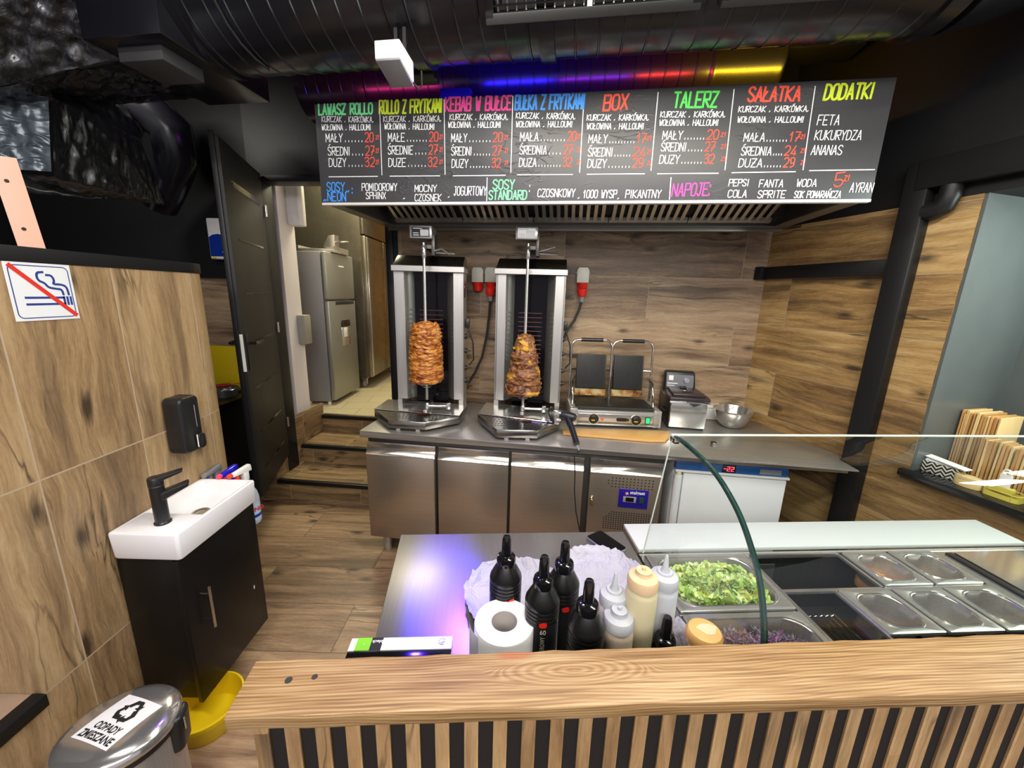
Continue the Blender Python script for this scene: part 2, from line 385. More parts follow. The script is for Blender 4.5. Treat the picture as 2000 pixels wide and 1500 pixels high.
# partition with rounded far end, tiled, black cap
pl = [(-1.40, .945), (-1.40, 1.74)] + [(-1.56 + .16 * math.cos(a), 1.74 + .16 * math.sin(a)) for a in [PI / 2 * k / 10 for k in range(1, 11)]]
arc = [0]
for p, q in zip(pl, pl[1:]): arc.append(arc[-1] + math.dist(p, q))
def strip(z0, z1): return MB().grid([[(x, y, z0) for x, y in pl], [(x, y, z1) for x, y in pl]])
def puv(c, n):
    if abs(n.z) > .7: return (c.x, c.y)
    k = min(range(len(pl)), key=lambda i: math.dist(pl[i], (c.x, c.y)))
    if abs(c.y - .945) < .002 and c.x < -1.41: return (.945 - (-1.40 - c.x), c.z)
    return (.945 + arc[k], c.z)
full = pl + [(-1.72, 1.90), (-1.72, .945)]
struct('wall_partition', MB().prism(full, .0, 1.752), m_left, uv=puv)
struct('trim_4', MB().prism([(x + (.004 if x > -1.5 else 0), y + (.004 if y > 1.8 else 0)) for x, y in full], 1.752, 1.795, .002), m_blackmetal)
# low wall and ledge nearer than the partition
struct('wall_ledge', MB().box(-2.6, -1.40, -1.2, .9445, 0, .445), m_left)
struct('trim_5', MB().box(-2.6, -1.405, -1.2, .944, .445, .472), pm('ledge_wood_grain', '#a58c78', .22, var=.25, vs=9))
struct('trim_6', MB().box(-1.43, -1.385, -1.2, .942, .438, .480, .003), m_blackmetal)
struct('wall_ledge_back', MB().box(-2.60, -1.80, .7, .944, .472, 1.75), m_black)

# steps up to the kitchen: three risers with black nosings
st = thing('step_flight', 'three wood tiled steps with black nosings leading up to the kitchen doorway', 'steps', (-1.90, 2.952, 0), STANG)
for k in range(3):
    d0 = .345 * k; z1 = .17 * (k + 1)
    obj('step', MB().box(0, .94, d0 + .002, d0 + (.345 if k < 2 else .05), 0, z1 - .012), m_step, st)
    obj('nosing', MB().box(0, .94, d0 - .012, d0 + .022, z1 - .032, z1, .003), m_blackmetal, st)
    obj('tread', MB().box(0, .94, d0 + .022, d0 + (.345 if k < 2 else .05), z1 - .012, z1), m_step, st)
obj('side_wall', MB().box(-.14, -.002, .0, .18, 0, .30), m_step, st)
obj('side_skirting', MB().box(-.02, -.002, .20, .72, .17, .62), m_step, st)

# kitchen behind the doorway
m_kfloor = NT('kitchen_floor_tile')
_uv = m_kfloor.n('UVMap').outputs[0]
_br = m_kfloor.n('TexBrick', Vector=m_kfloor.n('Mapping', Vector=_uv, Rotation=(0, 0, -.09)).outputs[0], Color1=srgb('#c9bd9d'), Color2=srgb('#bfb391'), Mortar=srgb('#6f6654'), Scale=1.0)
_br.inputs['Mortar Size'].default_value = .0025; _br.inputs['Brick Width'].default_value = .4; _br.inputs['Row Height'].default_value = .25; _br.offset = .5
m_kfloor.set(Base__Color=_br.outputs[0], Roughness=.35); m_kfloor = m_kfloor.m
m_kwall = pm('kitchen_white_wall', '#d9d3d6', .6, var=.02)
m_kback = woodtile('kitchen_back_tile', 1.2, .3, cols=('#a8752f', '#c48d45', '#d19c52', '#dcae68'), rough=.5)
struct('floor_kitchen', MB().hexa([(-3.6, 3.70, .30), (.2, 3.62, .30), (.2, 6.6, .30), (-3.6, 6.6, .30), (-3.6, 3.70, .51), (.2, 3.62, .51), (.2, 6.6, .51), (-3.6, 6.6, .51)]), m_kfloor)
b = MB().box(-2.10, -1.925, 3.37, 3.60, .50, 3.15)
struct('wall_kitchen_left', b, m_kwall)
struct('wall_kitchen_back', MB().box(-3.6, .2, 6.5, 6.6, .5, 3.2), m_kback)
struct('wall_kitchen_right', MB().box(-.92, -.82, 3.3, 6.5, .0, 3.2), m_kwall)
struct('wall_kitchen_far', MB().box(-3.7, -3.6, 3.7, 6.5, .5, 3.2), m_kwall)
struct('ceiling_kitchen', MB().box(-3.6, -.82, 3.27, 6.5, 3.15, 3.2), m_kwall)

# two-door fridge in the kitchen, facing right
m_tall = steel('kitchen_cabinet_steel', '#8d8677', .27, 2, met=.9)
m_fr = pm('silver_fridge_lacquer', '#9a9c98', .38, .75, var=.03)
m_frs = pm('grey_fridge_side', '#85858c', .45, .3, var=.03)
ft = thing('fridge', 'silver two-door fridge with water dispenser standing in the kitchen', 'fridge', (-1.90, 3.97, .51), math.radians(-1.5))
obj('body', MB().box(-.27, .0, 0, .62, .035, 1.545, .006), m_frs, ft)
for q in ((-.24, .03), (-.03, .03), (-.24, .59), (-.03, .59)): obj('foot', MB().lathe([(0, 0), (.018, 0), (.018, .035), (0, .035)], 12, Matrix.Translation((*q, 0))), m_white, ft)
dl = obj('lower_door', MB().box(.004, .055, .002, .618, .05, 1.075, .012, 3), m_fr, ft)
du = obj('upper_door', MB().box(.004, .055, .002, .618, 1.09, 1.55, .012, 3), m_fr, ft)
obj('handle_recess', MB().box(.05, .0575, .14, .58, 1.035, 1.07, .004), m_plast, dl)
dp = obj('water_dispenser', MB().box(.05, .0575, .24, .44, .60, .80, .004), m_steelp, dl)
obj('display', MB().box(.055, .060, .235, .445, .80, .87, .003), m_gloss, dl)
obj('dispenser_lever', MB().box(.056, .064, .28, .36, .69, .79, .004), m_white, dp)
obj('badge', MB().box(.054, .0562, .26, .38, 1.42, 1.435), m_white, du)
# tray and things on the fridge top
tr = tag(obj('baking_tray', MB().box(-.2, .16, .0, .36, 0, .035, .004).box(-.2, -.19, 0, .36, .03, .06).box(.15, .16, 0, .36, .03, .06), m_steel), 'steel baking tray lying on top of the silver fridge', 'tray')
tr.location = (-1.98, 4.1, 2.062)
sc = tag(obj('steel_scoop', MB().hexa([(0, 0, 0), (.12, 0, 0), (.12, .1, 0), (0, .1, 0), (.06, 0, .11), (.12, 0, .12), (.12, .1, .12), (.06, .1, .11)]).box(.12, .24, .04, .06, .05, .065, .003), m_steelp), 'steel scoop with flat handle resting on the baking tray above the fridge', 'scoop')
sc.location = (-1.95, 4.16, 2.118)
# tall stainless cabinet on castors
cb = thing('steel_cabinet', 'tall stainless steel cabinet on castors behind the fridge', 'cabinet', (-1.78, 4.72, .51), math.radians(0))
obj('side_panel', MB().box(-.75, .0, 0, .03, .13, 2.6), m_tall, cb)
obj('body', MB().box(-.75, -.01, .03, 1.2, .13, 2.6), m_tall, cb)
dr = obj('door', MB().box(-.005, .045, .03, .66, .14, 1.80, .006), m_tall, cb)
obj('door_trim', MB().box(.045, .052, .06, .10, .15, 1.79, .002), m_steelp, dr)
obj('door', MB().box(-.005, .045, .67, 1.2, .14, 1.80, .006), m_tall, cb)
vp = obj('vent_panel', MB().box(-.005, .03, .03, 1.2, 1.82, 2.6, .004), m_tall, cb)
b = MB()
for i in range(4):
    for j in range(5): b.lathe([(0, 0), (.012, 0), (0, .001)], 8, Matrix.Translation((.0305, .22 + .05 * i, 2.02 + .05 * j)) @ Matrix.Rotation(PI / 2, 4, 'Y'))
obj('vent_holes', b, m_matte, vp)
obj('notice', MB().box(.03, .032, .50, .62, 2.05, 2.25), m_blue, cb)
for y in (.09, 1.1):
    c = obj('castor', MB().box(-.10, -.04, y - .03, y + .03, .10, .13).box(-.095, -.09, y - .02, y + .02, .04, .11).box(-.05, -.045, y - .02, y + .02, .04, .11), m_steelp, cb)
    obj('wheel', MB().lathe([(0, -.016), (.04, -.016), (.048, -.008), (.048, .008), (.04, .016), (0, .016)], 20, Matrix.Translation((-.07, y, .048)) @ Matrix.Rotation(PI / 2, 4, 'Y')), m_grey, c)
# towel dispenser on the white kitchen wall
pd = thing('towel_dispenser', 'white rounded paper towel dispenser hanging high on the white kitchen wall', 'dispenser', (-1.925, 3.50, 2.22))
obj('cover', MB().prism([(0, 0), (.10, 0), (.125, .03), (.125, .07), (.10, .10), (0, .10)], 0, .40, .006), m_white, pd)
obj('grey_box_mount', MB().box(0, .01, .02, .08, .02, .38), m_grey, pd)
gb = tag(obj('wall_box', MB().box(0, .07, 0, .11, 0, .26, .008), pm('beige_grey_plastic', '#8f8a80', .45)), 'grey wall box mounted on the white kitchen wall beside the fridge', 'box')
gb.location = (-1.925, 3.50, 1.21)

# the open black door: hinge at the frame's left post
HX, HY, FX, FY = -1.862, 3.085, -1.638, 2.368
da = math.atan2(FY - HY, FX - HX); LW = math.hypot(FX - HX, FY - HY)
dr = struct('door_1', MB().box(0, LW, -.044, 0, .34, 2.50, .003), pm('black_door_laminate', (.015, .015, .015), .5, spec=.3, var=.1))
dr.location = (HX, HY, 0); dr.rotation_euler = (0, 0, da)
def side(y): return (y, y + .003) if y >= 0 else (y - .003, y)
b = MB()
for k, z in enumerate((2.30, 1.98, 1.66, 1.36, 1.06, .76, .50)):
    b.box(.12, LW - .12, .0, .002, z - .006, z + .006)
obj('groove_lines', b, m_gloss, dr, 0)
obj('window_slot', MB().box(.10, LW - .14, .0, .003, 2.27, 2.30), m_gloss, dr)
obj('rebate_edge', MB().box(LW, LW + .012, -.044, -.018, .34, 2.52, .002), m_blackmetal, dr)
obj('lock_plate', MB().prism([(-.011, 1.19), (.011, 1.19), (.011, 1.42), (-.011, 1.42)], 0, .002, M=Matrix.Translation((LW, -.012, 0)) @ Matrix.Rotation(PI / 2, 4, 'Z') @ Matrix.Rotation(PI / 2, 4, 'X')), m_white, dr)
for s in (0, -1):
    y = .0 if s == 0 else -.044; q = 1 if s == 0 else -1
    obj('escutcheon', MB().box(LW - .075, LW - .04, min(y, y + q * .006), max(y, y + q * .006), 1.19, 1.42, .002), m_blackmetal, dr)
    obj('door_handle', MB().tube([(LW - .058, y, 1.36), (LW - .058, y + q * .05, 1.36), (LW - .085, y + q * .055, 1.36), (LW - .18, y + q * .055, 1.36)], .009, 10), m_gloss, dr)
for z in (.62, 1.40, 2.25):
    obj('hinge', MB().lathe([(0, -.04), (.009, -.04), (.009, .04), (0, .04)], 10, Matrix.Translation((.0, .012, z))), m_steelp, dr)

# worktop and things behind the partition, left of the door
m_lwt = pm('black_worktop', (.012, .012, .012), .3)
wt = thing('side_worktop', 'black worktop on a dark cabinet standing behind the rounded partition', 'worktop', (-2.9, 2.62, 0))
obj('top', MB().box(0, .82, 0, .56, .83, .87, .003), m_lwt, wt)
obj('cabinet_base', MB().box(.02, .79, .03, .55, 0, .83), m_matte, wt)
yb = tag(obj('cutting_board', MB().box(0, .27, 0, .015, 0, .36, .004), m_yellow), 'yellow cutting board leaning against the tiles on the black side worktop', 'cutting board')
yb.location = (-2.45, 3.10, .875); yb.rotation_euler = (math.radians(-5), 0, math.radians(-4))
pn = thing('pan', 'small steel pan on the side worktop in front of the yellow cutting board', 'pan', (-2.24, 2.95, .87))
obj('pan_body', MB().lathe([(0, 0), (.085, 0), (.10, .055), (.095, .055), (.08, .006), (0, .006)], 28), m_steel, pn)
obj('pan_rim', MB().lathe([(.098, .052), (.103, .056), (.098, .06)], 28), m_steelp, pn)
kf = tag(obj('knife', MB().tube([(0, 0, 0), (.03, .004, .006), (.08, .006, .004), (.13, 0, 0)], [.011, .015, .016, .012], 10, sq=(1, .8)).box(.13, .28, -.012, .012, -.001, .001), m_red), 'red handled knife lying across the pan on the side worktop', 'knife')
kf.location = (-2.29, 2.88, .945); kf.rotation_euler = (0, -.12, .5)
kf = tag(obj('knife', MB().tube([(0, 0, 0), (.03, .004, .006), (.08, .006, .004), (.12, 0, 0)], [.010, .013, .014, .011], 10, sq=(1, .8)).box(.12, .26, -.012, .012, -.001, .001), m_yellow), 'yellow handled knife lying behind the red one across the pan', 'knife')
kf.location = (-2.30, 2.96, .945); kf.rotation_euler = (0, -.1, .3)
sw = tag(obj('wall_switch', MB().box(0, .05, 0, .035, 0, .03, .005), m_gloss), 'small glossy black switch on the tiled wall just left of the door edge', 'switch')
td = thing('soap_dispenser', 'white and blue dispenser on the black wall left of the open door', 'dispenser', (-2.36, 3.222, 1.905), math.radians(-4.3))
obj('back_shell', MB().box(0, .17, -.06, 0, 0, .30, .012, 3), m_white, td)
obj('blue_window', MB().prism([(.012, .02), (.158, .02), (.158, .16), (.125, .178), (.085, .184), (.045, .178), (.012, .16)], 0, .004, M=Matrix.Translation((0, -.06, 0)) @ Matrix.Rotation(PI / 2, 4, 'X')), pm('blue_dispenser_window', '#10308f', .25), td)
obj('sticker', MB().box(.02, .05, -.066, -.064, .005, .018), m_yellow, td)
obj('emblem', MB().poly([(.11, -.0665, .05), (.14, -.0665, .05), (.125, -.0665, .078)]), m_white, td)
sw.location = (-2.27, 3.205, 1.50)
# ------------------------------------------------------------------ ducts and foil above
DANG = math.radians(-8.6)
def ridged(x0, x1, r, pitch, n=40, helix=0.0, step=.012):
    pr = []; x = x0
    while x < x1:
        pr.append((r, x)); pr.append((r, min(x1, x + pitch - .010))); 
        if x + pitch < x1: pr += [(r + .004, x + pitch - .007), (r + .004, x + pitch - .003)]
        x += pitch
    return pr
MX = Matrix.Rotation(PI / 2, 4, 'Y')        # lathe axis z -> x
d1 = thing('supply_duct', 'large black spiral air duct running across under the ceiling', 'duct', (0, 1.75, 2.89), DANG)
obj('pipe', MB().lathe(ridged(-1.32, 1.42, .28, .085), 56, MX), m_duct, d1)
for x in (-1.30, -.42, .10, 1.38):
    obj('collar', MB().lathe([(.281, -.03), (.292, -.028), (.292, .028), (.281, .03)], 48, Matrix.Translation((x, 0, 0)) @ MX), m_duct, d1)
obj('elbow', MB().tube([(1.42 + .30 * math.sin(a), 0, .30 - .30 * math.cos(a)) for a in [PI / 2 * k / 8 for k in range(9)]], [.28] * 9, 40), m_duct, d1)
b = MB().box(-1.66, -1.31, -.26, .28, -.285, .30, .004)
pb = obj('plenum_box', b, m_duct, d1)
obj('plenum_grille', MB().box(-1.58, -1.38, -.20, -.02, -.335, -.283, .003), pm('dark_grille_plastic', '#3c3b3c', .5), d1)
# louvre grilles on the duct face, tilted towards the counter
GM = Matrix.Rotation(math.radians(40), 4, 'X') @ Matrix.Translation((0, 0, -.155))
m_damp = pm('grey_damper', '#8d8f8d', .5)
for gx0, gx1 in ((-.10, .60), (.66, 1.34)):
    gl = obj('louvre_grille', MB().box(gx0, gx1, -.315, -.24, .045, .075, .003, M=GM).box(gx0, gx1, -.315, -.24, .235, .265, .003, M=GM).box(gx0, gx0 + .03, -.315, -.24, .06, .25, .003, M=GM).box(gx1 - .03, gx1, -.315, -.24, .06, .25, .003, M=GM), m_blackmetal, d1)
    b = MB()
    for k in range(6): b.box(gx0 + .03, gx1 - .03, -.31, -.296, .090 + .025 * k, .095 + .025 * k, M=GM)
    obj('louvre', b, m_duct, gl)
    b = MB()
    for k in range(20): b.box(gx0 + .04 + k * (gx1 - gx0 - .09) / 19, gx0 + .044 + k * (gx1 - gx0 - .09) / 19, -.292, -.275, .075, .235, M=GM)
    b.box((gx0 + gx1) / 2 - .008, (gx0 + gx1) / 2 + .008, -.314, -.28, .075, .235, M=GM)
    obj('damper', b, m_white, gl)
    obj('damper_back', MB().box(gx0 + .03, gx1 - .03, -.275, -.268, .075, .235, M=GM), m_damp, gl)
# wire strap hanging the duct
obj('cable_strap', MB().tube([(-1.08 + .02 * math.sin(a * 2), -.287 * math.sin(a), .287 * math.cos(a)) for a in [PI * k / 14 for k in range(15)]], .006, 6), m_cable, d1)
# second duct behind
d2 = thing('extract_duct', 'smaller black air duct lit blue, red and yellow behind the menu board', 'duct', (0, 2.60, 2.92), DANG)
obj('pipe', MB().lathe(ridged(-1.32, .99, .19, .075), 48, MX), m_duct, d2)
obj('end_pipe', MB().lathe([(.19, .99), (.197, 1.0), (.197, 1.02), (.192, 1.03), (.192, 1.29), (.199, 1.30), (.199, 1.33), (.19, 1.34), (0, 1.34)], 48, MX), m_duct, d2)
for x in (-.22, 1.13): obj('tee_branch', MB().lathe([(.085, -.30), (.085, -.12)], 28, Matrix.Translation((x, -.02, 0))), m_duct, d2)
for x in (-.9, -.43, .25): obj('collar', MB().lathe([(.191, -.02), (.198, -.018), (.198, .018), (.191, .02)], 40, Matrix.Translation((x, 0, 0)) @ MX), m_duct, d2)
obj('roof_stub', MB().box(1.36, 1.72, -.10, .06, .02, .18, .004), m_blackmetal, d2)
# white unit hanging under the duct
c = at(775, 120, 2.52)
wu = thing('detector_unit', 'white and grey box unit hanging under the black duct', 'unit', tuple(on(772, 125, (0, 1.62, 0), (0, 1, 0)) - Vector((0, 0, .03))), DANG); wu.scale = (.66, .66, .66)
obj('white_cover', MB().hexa([(-.075, -.085, .03), (.065, -.085, .03), (.065, .10, -.01), (-.075, .10, -.01), (-.075, -.085, .115), (.065, -.085, .115), (.065, .10, .10), (-.075, .10, .10)], .006), m_white, wu)
obj('underside', MB().hexa([(-.072, -.082, .022), (.062, -.082, .022), (.062, .10, -.022), (-.072, .10, -.022), (-.072, -.082, .030), (.062, -.082, .030), (.062, .10, -.012), (-.072, .10, -.012)], .002), m_grey, wu)
obj('hanger', MB().box(-.03, -.01, .06, .09, .09, .25).box(.02, .04, .06, .09, .09, .25), m_blackmetal, wu)
obj('cable', MB().tube([(.06, .09, 0), (.085, .11, -.03), (.095, .14, 0), (.09, .15, .08)], .005, 8), m_cable, wu)
# LED flood lamp by the duct
fl = thing('flood_lamp', 'small black LED flood lamp with blue glow under the duct left of the white unit', 'lamp', (-.43, 2.03, 2.635), DANG)
obj('housing', MB().box(-.06, .05, -.04, .05, .0, .035, .005), m_blackmetal, fl)
obj('bracket', MB().box(-.065, -.06, -.01, .01, .0, .07).box(.05, .055, -.01, .01, .0, .07), m_blackmetal, fl)

# foil-wrapped ducts on the left: wrinkled black film over boxy shapes
def film(name, label, quads, amp, seed, mt, n=46, cat='duct'):
    b = MB()
    for q in quads:
        A, B, C, D = [Vector(p) for p in q]
        rows = []
        for i in range(n + 1):
            u = i / n; r = []
            for j in range(n + 1):
                v = j / n
                p = A * (1 - u) * (1 - v) + B * u * (1 - v) + C * u * v + D * (1 - u) * v
                a = amp * min(1, 6 * min(u, 1 - u, v, 1 - v) + .35)
                q1 = Vector((p.x * 3.0 + seed, p.y * 3.0, p.z * 1.3))
                w = noise.noise(q1) * .8 + (abs(noise.noise(Vector((p.x * 14 + seed, p.y * 14, p.z * 4)))) * -1.0 + .2) * .8 + noise.noise(Vector((p.x * 34, p.y * 34 + seed, p.z * 18))) * .28
                nrm = (B - A).cross(D - A).normalized()
                r.append(p + nrm * (w * a))
            rows.append(r)
        b.grid(rows)
    bmesh.ops.remove_doubles(b.b, verts=b.b.verts, dist=.004)
    bmesh.ops.recalc_face_normals(b.b, faces=b.b.faces)
    return tag(obj(name, b, mt, smooth=75), label, cat)
m_film = NT('black_wrapping_film')
_c = m_film.n('TexCoord').outputs['Object']
_z = m_film.n('TexNoise', _noise_type='RIDGED_MULTIFRACTAL', Vector=m_film.n('Mapping', Vector=_c, Scale=(10, 10, 4)).outputs[0], Scale=1.0, Detail=6.0, Roughness=.55, Distortion=.8).outputs[0]
m_film.set(Base__Color=(.012, .012, .013, 1), Roughness=.13, Specular__IOR__Level=1.0, Coat__Weight=.5, Coat__Roughness=.1); _z2 = m_film.n('TexNoise', Vector=m_film.n('Mapping', Vector=_c, Scale=(60, 60, 22)).outputs[0], Scale=1.0, Detail=6.0, Roughness=.7, Distortion=1.0).outputs[0]
m_film.bump(m_film.math('ADD', m_film.math('MULTIPLY', _z, .75), m_film.math('MULTIPLY', _z2, .10)), 1.0, .03); m_film = m_film.m
m_film2 = NT('silver_wrapping_film')
_c = m_film2.n('TexCoord').outputs['Object']
_z = m_film2.n('TexNoise', _noise_type='RIDGED_MULTIFRACTAL', Vector=m_film2.n('Mapping', Vector=_c, Scale=(14, 14, 30)).outputs[0], Scale=1.0, Detail=7.0, Roughness=.65, Distortion=.6).outputs[0]
m_film2.set(Base__Color=(.10, .125, .145, 1), Roughness=.28, Metallic=.35, Specular__IOR__Level=.6); m_film2.bump(_z, .8, .015); m_film2 = m_film2.m
def PX(px, py, y): return on(px, py, (0, y, 0), (0, 1, 0))
A1 = PX(-160, 320, 2.0); B1 = PX(100, 335, 2.2); C1 = PX(95, 190, 2.2); D1 = PX(-160, 150, 2.0)
film('wrapped_duct', 'blue grey film wrapped duct end at the far left below the ceiling', [(A1, B1, C1, D1)], .03, 3, m_film2)
E1 = PX(105, 190, 2.2); F1 = PX(275, 275, 2.75); G1 = PX(322, 400, 2.85); H1 = PX(105, 345, 2.2)
I1 = PX(60, 120, 2.3); J1 = PX(300, 215, 2.9); K1 = PX(-160, 350, 1.9); L1 = PX(320, 405, 2.85)
film('wrapped_duct', 'big wedge shaped duct wrapped in creased black film above the partition', [(H1, G1, F1, E1), (E1, F1, J1, I1), (K1 + Vector((0, 0, -.01)), G1, H1, A1 + Vector((-.2, 0, 0)))], .035, 11, m_film)
M1 = PX(-200, 210, 1.9); N1 = PX(240, 115, 2.1); O1 = PX(225, -60, 2.0); P1 = PX(-200, -80, 1.7)
film('wrapped_duct', 'crumpled black film covered duct in the top left corner under the ceiling', [(M1, N1, O1, P1), (PX(-100, 230, 2.4), PX(400, 190, 2.75), N1, M1)], .06, 23, m_film)
# bent flexible duct, lit violet
b = MB()
pts = [PX(230, 180, 2.75), PX(290, 215, 2.82), PX(335, 255, 2.88), PX(345, 305, 2.9), PX(330, 350, 2.95), PX(310, 400, 3.0)]
b.tube(pts, [.11, .12, .125, .125, .12, .11], 28)
tag(obj('bent_duct', b, m_duct), 'bent round black duct with violet gleam left above the open door', 'duct')
tagp = thing('drilled_plank', 'pale pink plank with two drilled holes standing upright on the partition top', 'plank', tuple(on(64, 488, (-1.47, 0, 0), (1, 0, 0)))[:2] + (1.796,))
m_pink = pm('pale_pink_wood', '#d3a58f', .5, var=.05, vs=8)
b = MB(); b.grid([[(x, -.006 * math.cos(x * 36), z) for x in [-.027 + .054 * k / 8 for k in range(9)]] for z in (0, .25)])
b.grid([[(x, .016 - .004 * math.cos(x * 36), z) for x in [-.027 + .054 * k / 8 for k in range(9)]] for z in (0, .25)])
b.grid([[(-.027, -.001, z), (-.027, .016, z)] for z in (0, .25)]).grid([[(.027, -.001, z), (.027, .016, z)] for z in (0, .25)])
b.poly([(-.027, -.001, .25), (0, -.006, .25), (.027, -.001, .25), (.027, .016, .25), (-.027, .016, .25)])
obj('plank', b, m_pink, tagp)
for z, x in ((.185, -.006), (.055, -.004)): obj('drilled_hole', MB().lathe([(0, 0), (.005, 0), (0, .0005)], 12, Matrix.Translation((x, -.0068, z)) @ Matrix.Rotation(PI / 2, 4, 'X')), pm('hole_brown', (.03, .012, .006), .8), tagp)
tagp.rotation_euler = (0, math.radians(-4), math.radians(50))
# ------------------------------------------------------------------ extraction hood and the menu board on its front
HO = Vector((-1.032, 2.234, 2.144)); HANG = math.atan2(1.845 - 2.234, 1.532 + 1.032)
HL = math.hypot(2.564, .389); HD = .745; BH = .462
hd = thing('extraction_hood', 'wide stainless steel extraction hood with baffle filters above the kebab grills', 'hood', HO, HANG)
m_hood = steel('hood_steel', '#8b867d', .35, 0)
b = MB().box(0, HL, .022, .03, 0, .46).box(0, .012, .03, HD, 0, .46).box(HL - .012, HL, .03, HD, 0, .46).box(0, HL, HD - .012, HD, 0, .46).box(0, HL, .02, HD, .45, .462)
obj('casing', b, m_hood, hd)
b = MB().box(.012, HL - .012, .03, .075, .0, .006).box(.012, HL - .012, HD - .055, HD - .012, 0, .006).box(.012, .075, .075, HD - .055, 0, .006).box(HL - .075, HL - .012, .075, HD - .055, 0, .006)
b.box(.01, HL - .01, HD - .016, HD + .004, -.022, .004, .002)
obj('gutter', b, m_hood, hd)
# slanted filters: lowest at the back rim, rising to the front
fz = lambda y: .02 + (HD - .06 - y) * .42
b = MB(); x0 = .10; n = 5
m_baf = steel('baffle_steel', '#d0ccc2', .25, 1)
fwid = (HL - .20) / n
for i in range(n):
    fb = MB(); xa = x0 + i * fwid
    for yy0, yy1 in ((.10, .125), (HD - .085, HD - .06)):
        fb.hexa([(xa, yy0, fz(yy0) - .0), (xa + fwid - .006, yy0, fz(yy0)), (xa + fwid - .006, yy1, fz(yy1)), (xa, yy1, fz(yy1)), (xa, yy0, fz(yy0) + .02), (xa + fwid - .006, yy0, fz(yy0) + .02), (xa + fwid - .006, yy1, fz(yy1) + .02), (xa, yy1, fz(yy1) + .02)])
    k = 10
    for j in range(k):
        xb = xa + .012 + j * (fwid - .02) / k; xc = xb + .024
        y0, y1 = .12, HD - .08
        fb.hexa([(xb, y0, fz(y0)), (xc, y0, fz(y0)), (xc, y1, fz(y1)), (xb, y1, fz(y1)), (xb + .004, y0, fz(y0) + .012), (xc - .004, y0, fz(y0) + .012), (xc - .004, y1, fz(y1) + .012), (xb + .004, y1, fz(y1) + .012)], .002, 1)
    obj('baffle_filter', fb, m_baf, hd)
obj('filter_back', MB().hexa([(.09, .10, fz(.10) + .03), (HL - .09, .10, fz(.10) + .03), (HL - .09, HD - .06, fz(HD - .06) + .03), (.09, HD - .06, fz(HD - .06) + .03), (.09, .10, fz(.10) + .035), (HL - .09, .10, fz(.10) + .035), (HL - .09, HD - .06, fz(HD - .06) + .035), (.09, HD - .06, fz(HD - .06) + .035)]), m_matte, hd)
obj('duct_neck', MB().box(.60, .76, .16, .30, .46, .58, .003), m_duct, hd)

m_bd = NT('blackboard_foil')
_c = m_bd.n('TexCoord').outputs['Object']
_n = m_bd.n('TexNoise', Vector=_c, Scale=3.0, Detail=3.0).outputs[0]
_w = m_bd.n('TexNoise', Vector=m_bd.n('Mapping', Vector=_c, Rotation=(0, .6, 0), Scale=(7, 7, 20)).outputs[0], Scale=1.0, Detail=2.0, Distortion=1.5).outputs[0]
_r = m_bd.ramp(m_bd.math('ABSOLUTE', m_bd.math('SUBTRACT', _w, .5)), [(0, (1, 1, 1, 1)), (.03, (0, 0, 0, 1))])
_mk = m_bd.ramp(_n, [(.5, (0, 0, 0, 1)), (.62, (1, 1, 1, 1))])
m_bd.set(Base__Color=m_bd.ramp(_n, [(.3, (.052, .052, .057, 1)), (.7, (.068, .068, .073, 1))]), Roughness=.42, Specular__IOR__Level=.5)
m_bd.bump(m_bd.math('MULTIPLY', _r, _mk), .5, .004); m_bd = m_bd.m
mb = thing('menu_board', 'long black menu board with handwritten chalk marker prices on the hood front', 'menu board', HO, HANG)
obj('panel', MB().box(-.003, HL + .0, -.004, .018, 0, BH, .002), m_bd, mb)
obj('lower_edge_trim', MB().box(0, HL, -.006, .02, -.010, 0.002, .001), m_white, mb)
bdir = Vector((math.cos(HANG), math.sin(HANG), 0)); bnor = Vector((math.sin(HANG), -math.cos(HANG), 0))
def bl(px, py):
    p = on(px, py, HO, bnor); return ((p - HO) @ bdir, p.z - HO.z)

G = {'A': '00 26 40;12 32', 'B': '00 06;~06 26 46 44 33 03;~03 33 43 40 20 00', 'C': '~45 36 16 05 01 10 30 41', 'D': '00 06;~06 26 45 41 20 00', 'E': '46 06 00 40;03 33', 'F': '46 06 00;03 33',
     'G': '~45 36 16 05 01 10 30 41 43;43 23', 'H': '00 06;40 46;03 43', 'I': '20 26', 'J': '~36 31 20 10 01;16 46', 'K': '00 06;46 03 40', 'L': '06 00 40', 'Ł': '06 00 40;02 24', 'M': '00 06 22 46 40',
     'N': '00 06 40 46', 'Ń': '00 06 40 46;17 38', 'O': '~16 05 01 10 30 41 45 36 16', 'Ó': '~16 05 01 10 30 41 45 36 16;17 38', 'P': '00 06;~06 36 46 43 33 03', 'R': '00 06;~06 36 46 43 33 03;13 40',
     'S': '~45 36 16 05 04 23 42 41 30 10 01', 'Ś': '~45 36 16 05 04 23 42 41 30 10 01;17 38', 'T': '06 46;26 20', 'U': '~06 01 10 30 41 46', 'W': '06 10 24 30 46', 'X': '00 46;06 40', 'Y': '06 23 46;23 20',
     'Z': '06 46 00 40', 'Ż': '06 46 00 40;13 33', '0': '~16 05 01 10 30 41 45 36 16', '1': '04 26 20', '2': '~05 16 36 45 43 00;00 40', '3': '~05 16 36 45 34 13;~13 34 42 41 30 10 01', '4': '36 01 41;33 30',
     '5': '46 06 03;~03 33 42 41 30 10 01', '6': '~36 15 02 01 10 30 41 42 33 12 01', '7': '06 46 10;12 43', '9': '~43 12 13 05 16 36 45 43 41 20 10', '.': '20 21', ',': '21 10', ':': '10 11;14 15', 'z': '05 45 00 40', 'ł': '26 20;13 35',
     '„': '11 00;31 20', '”': '17 06;37 26', '-': '03 43'}
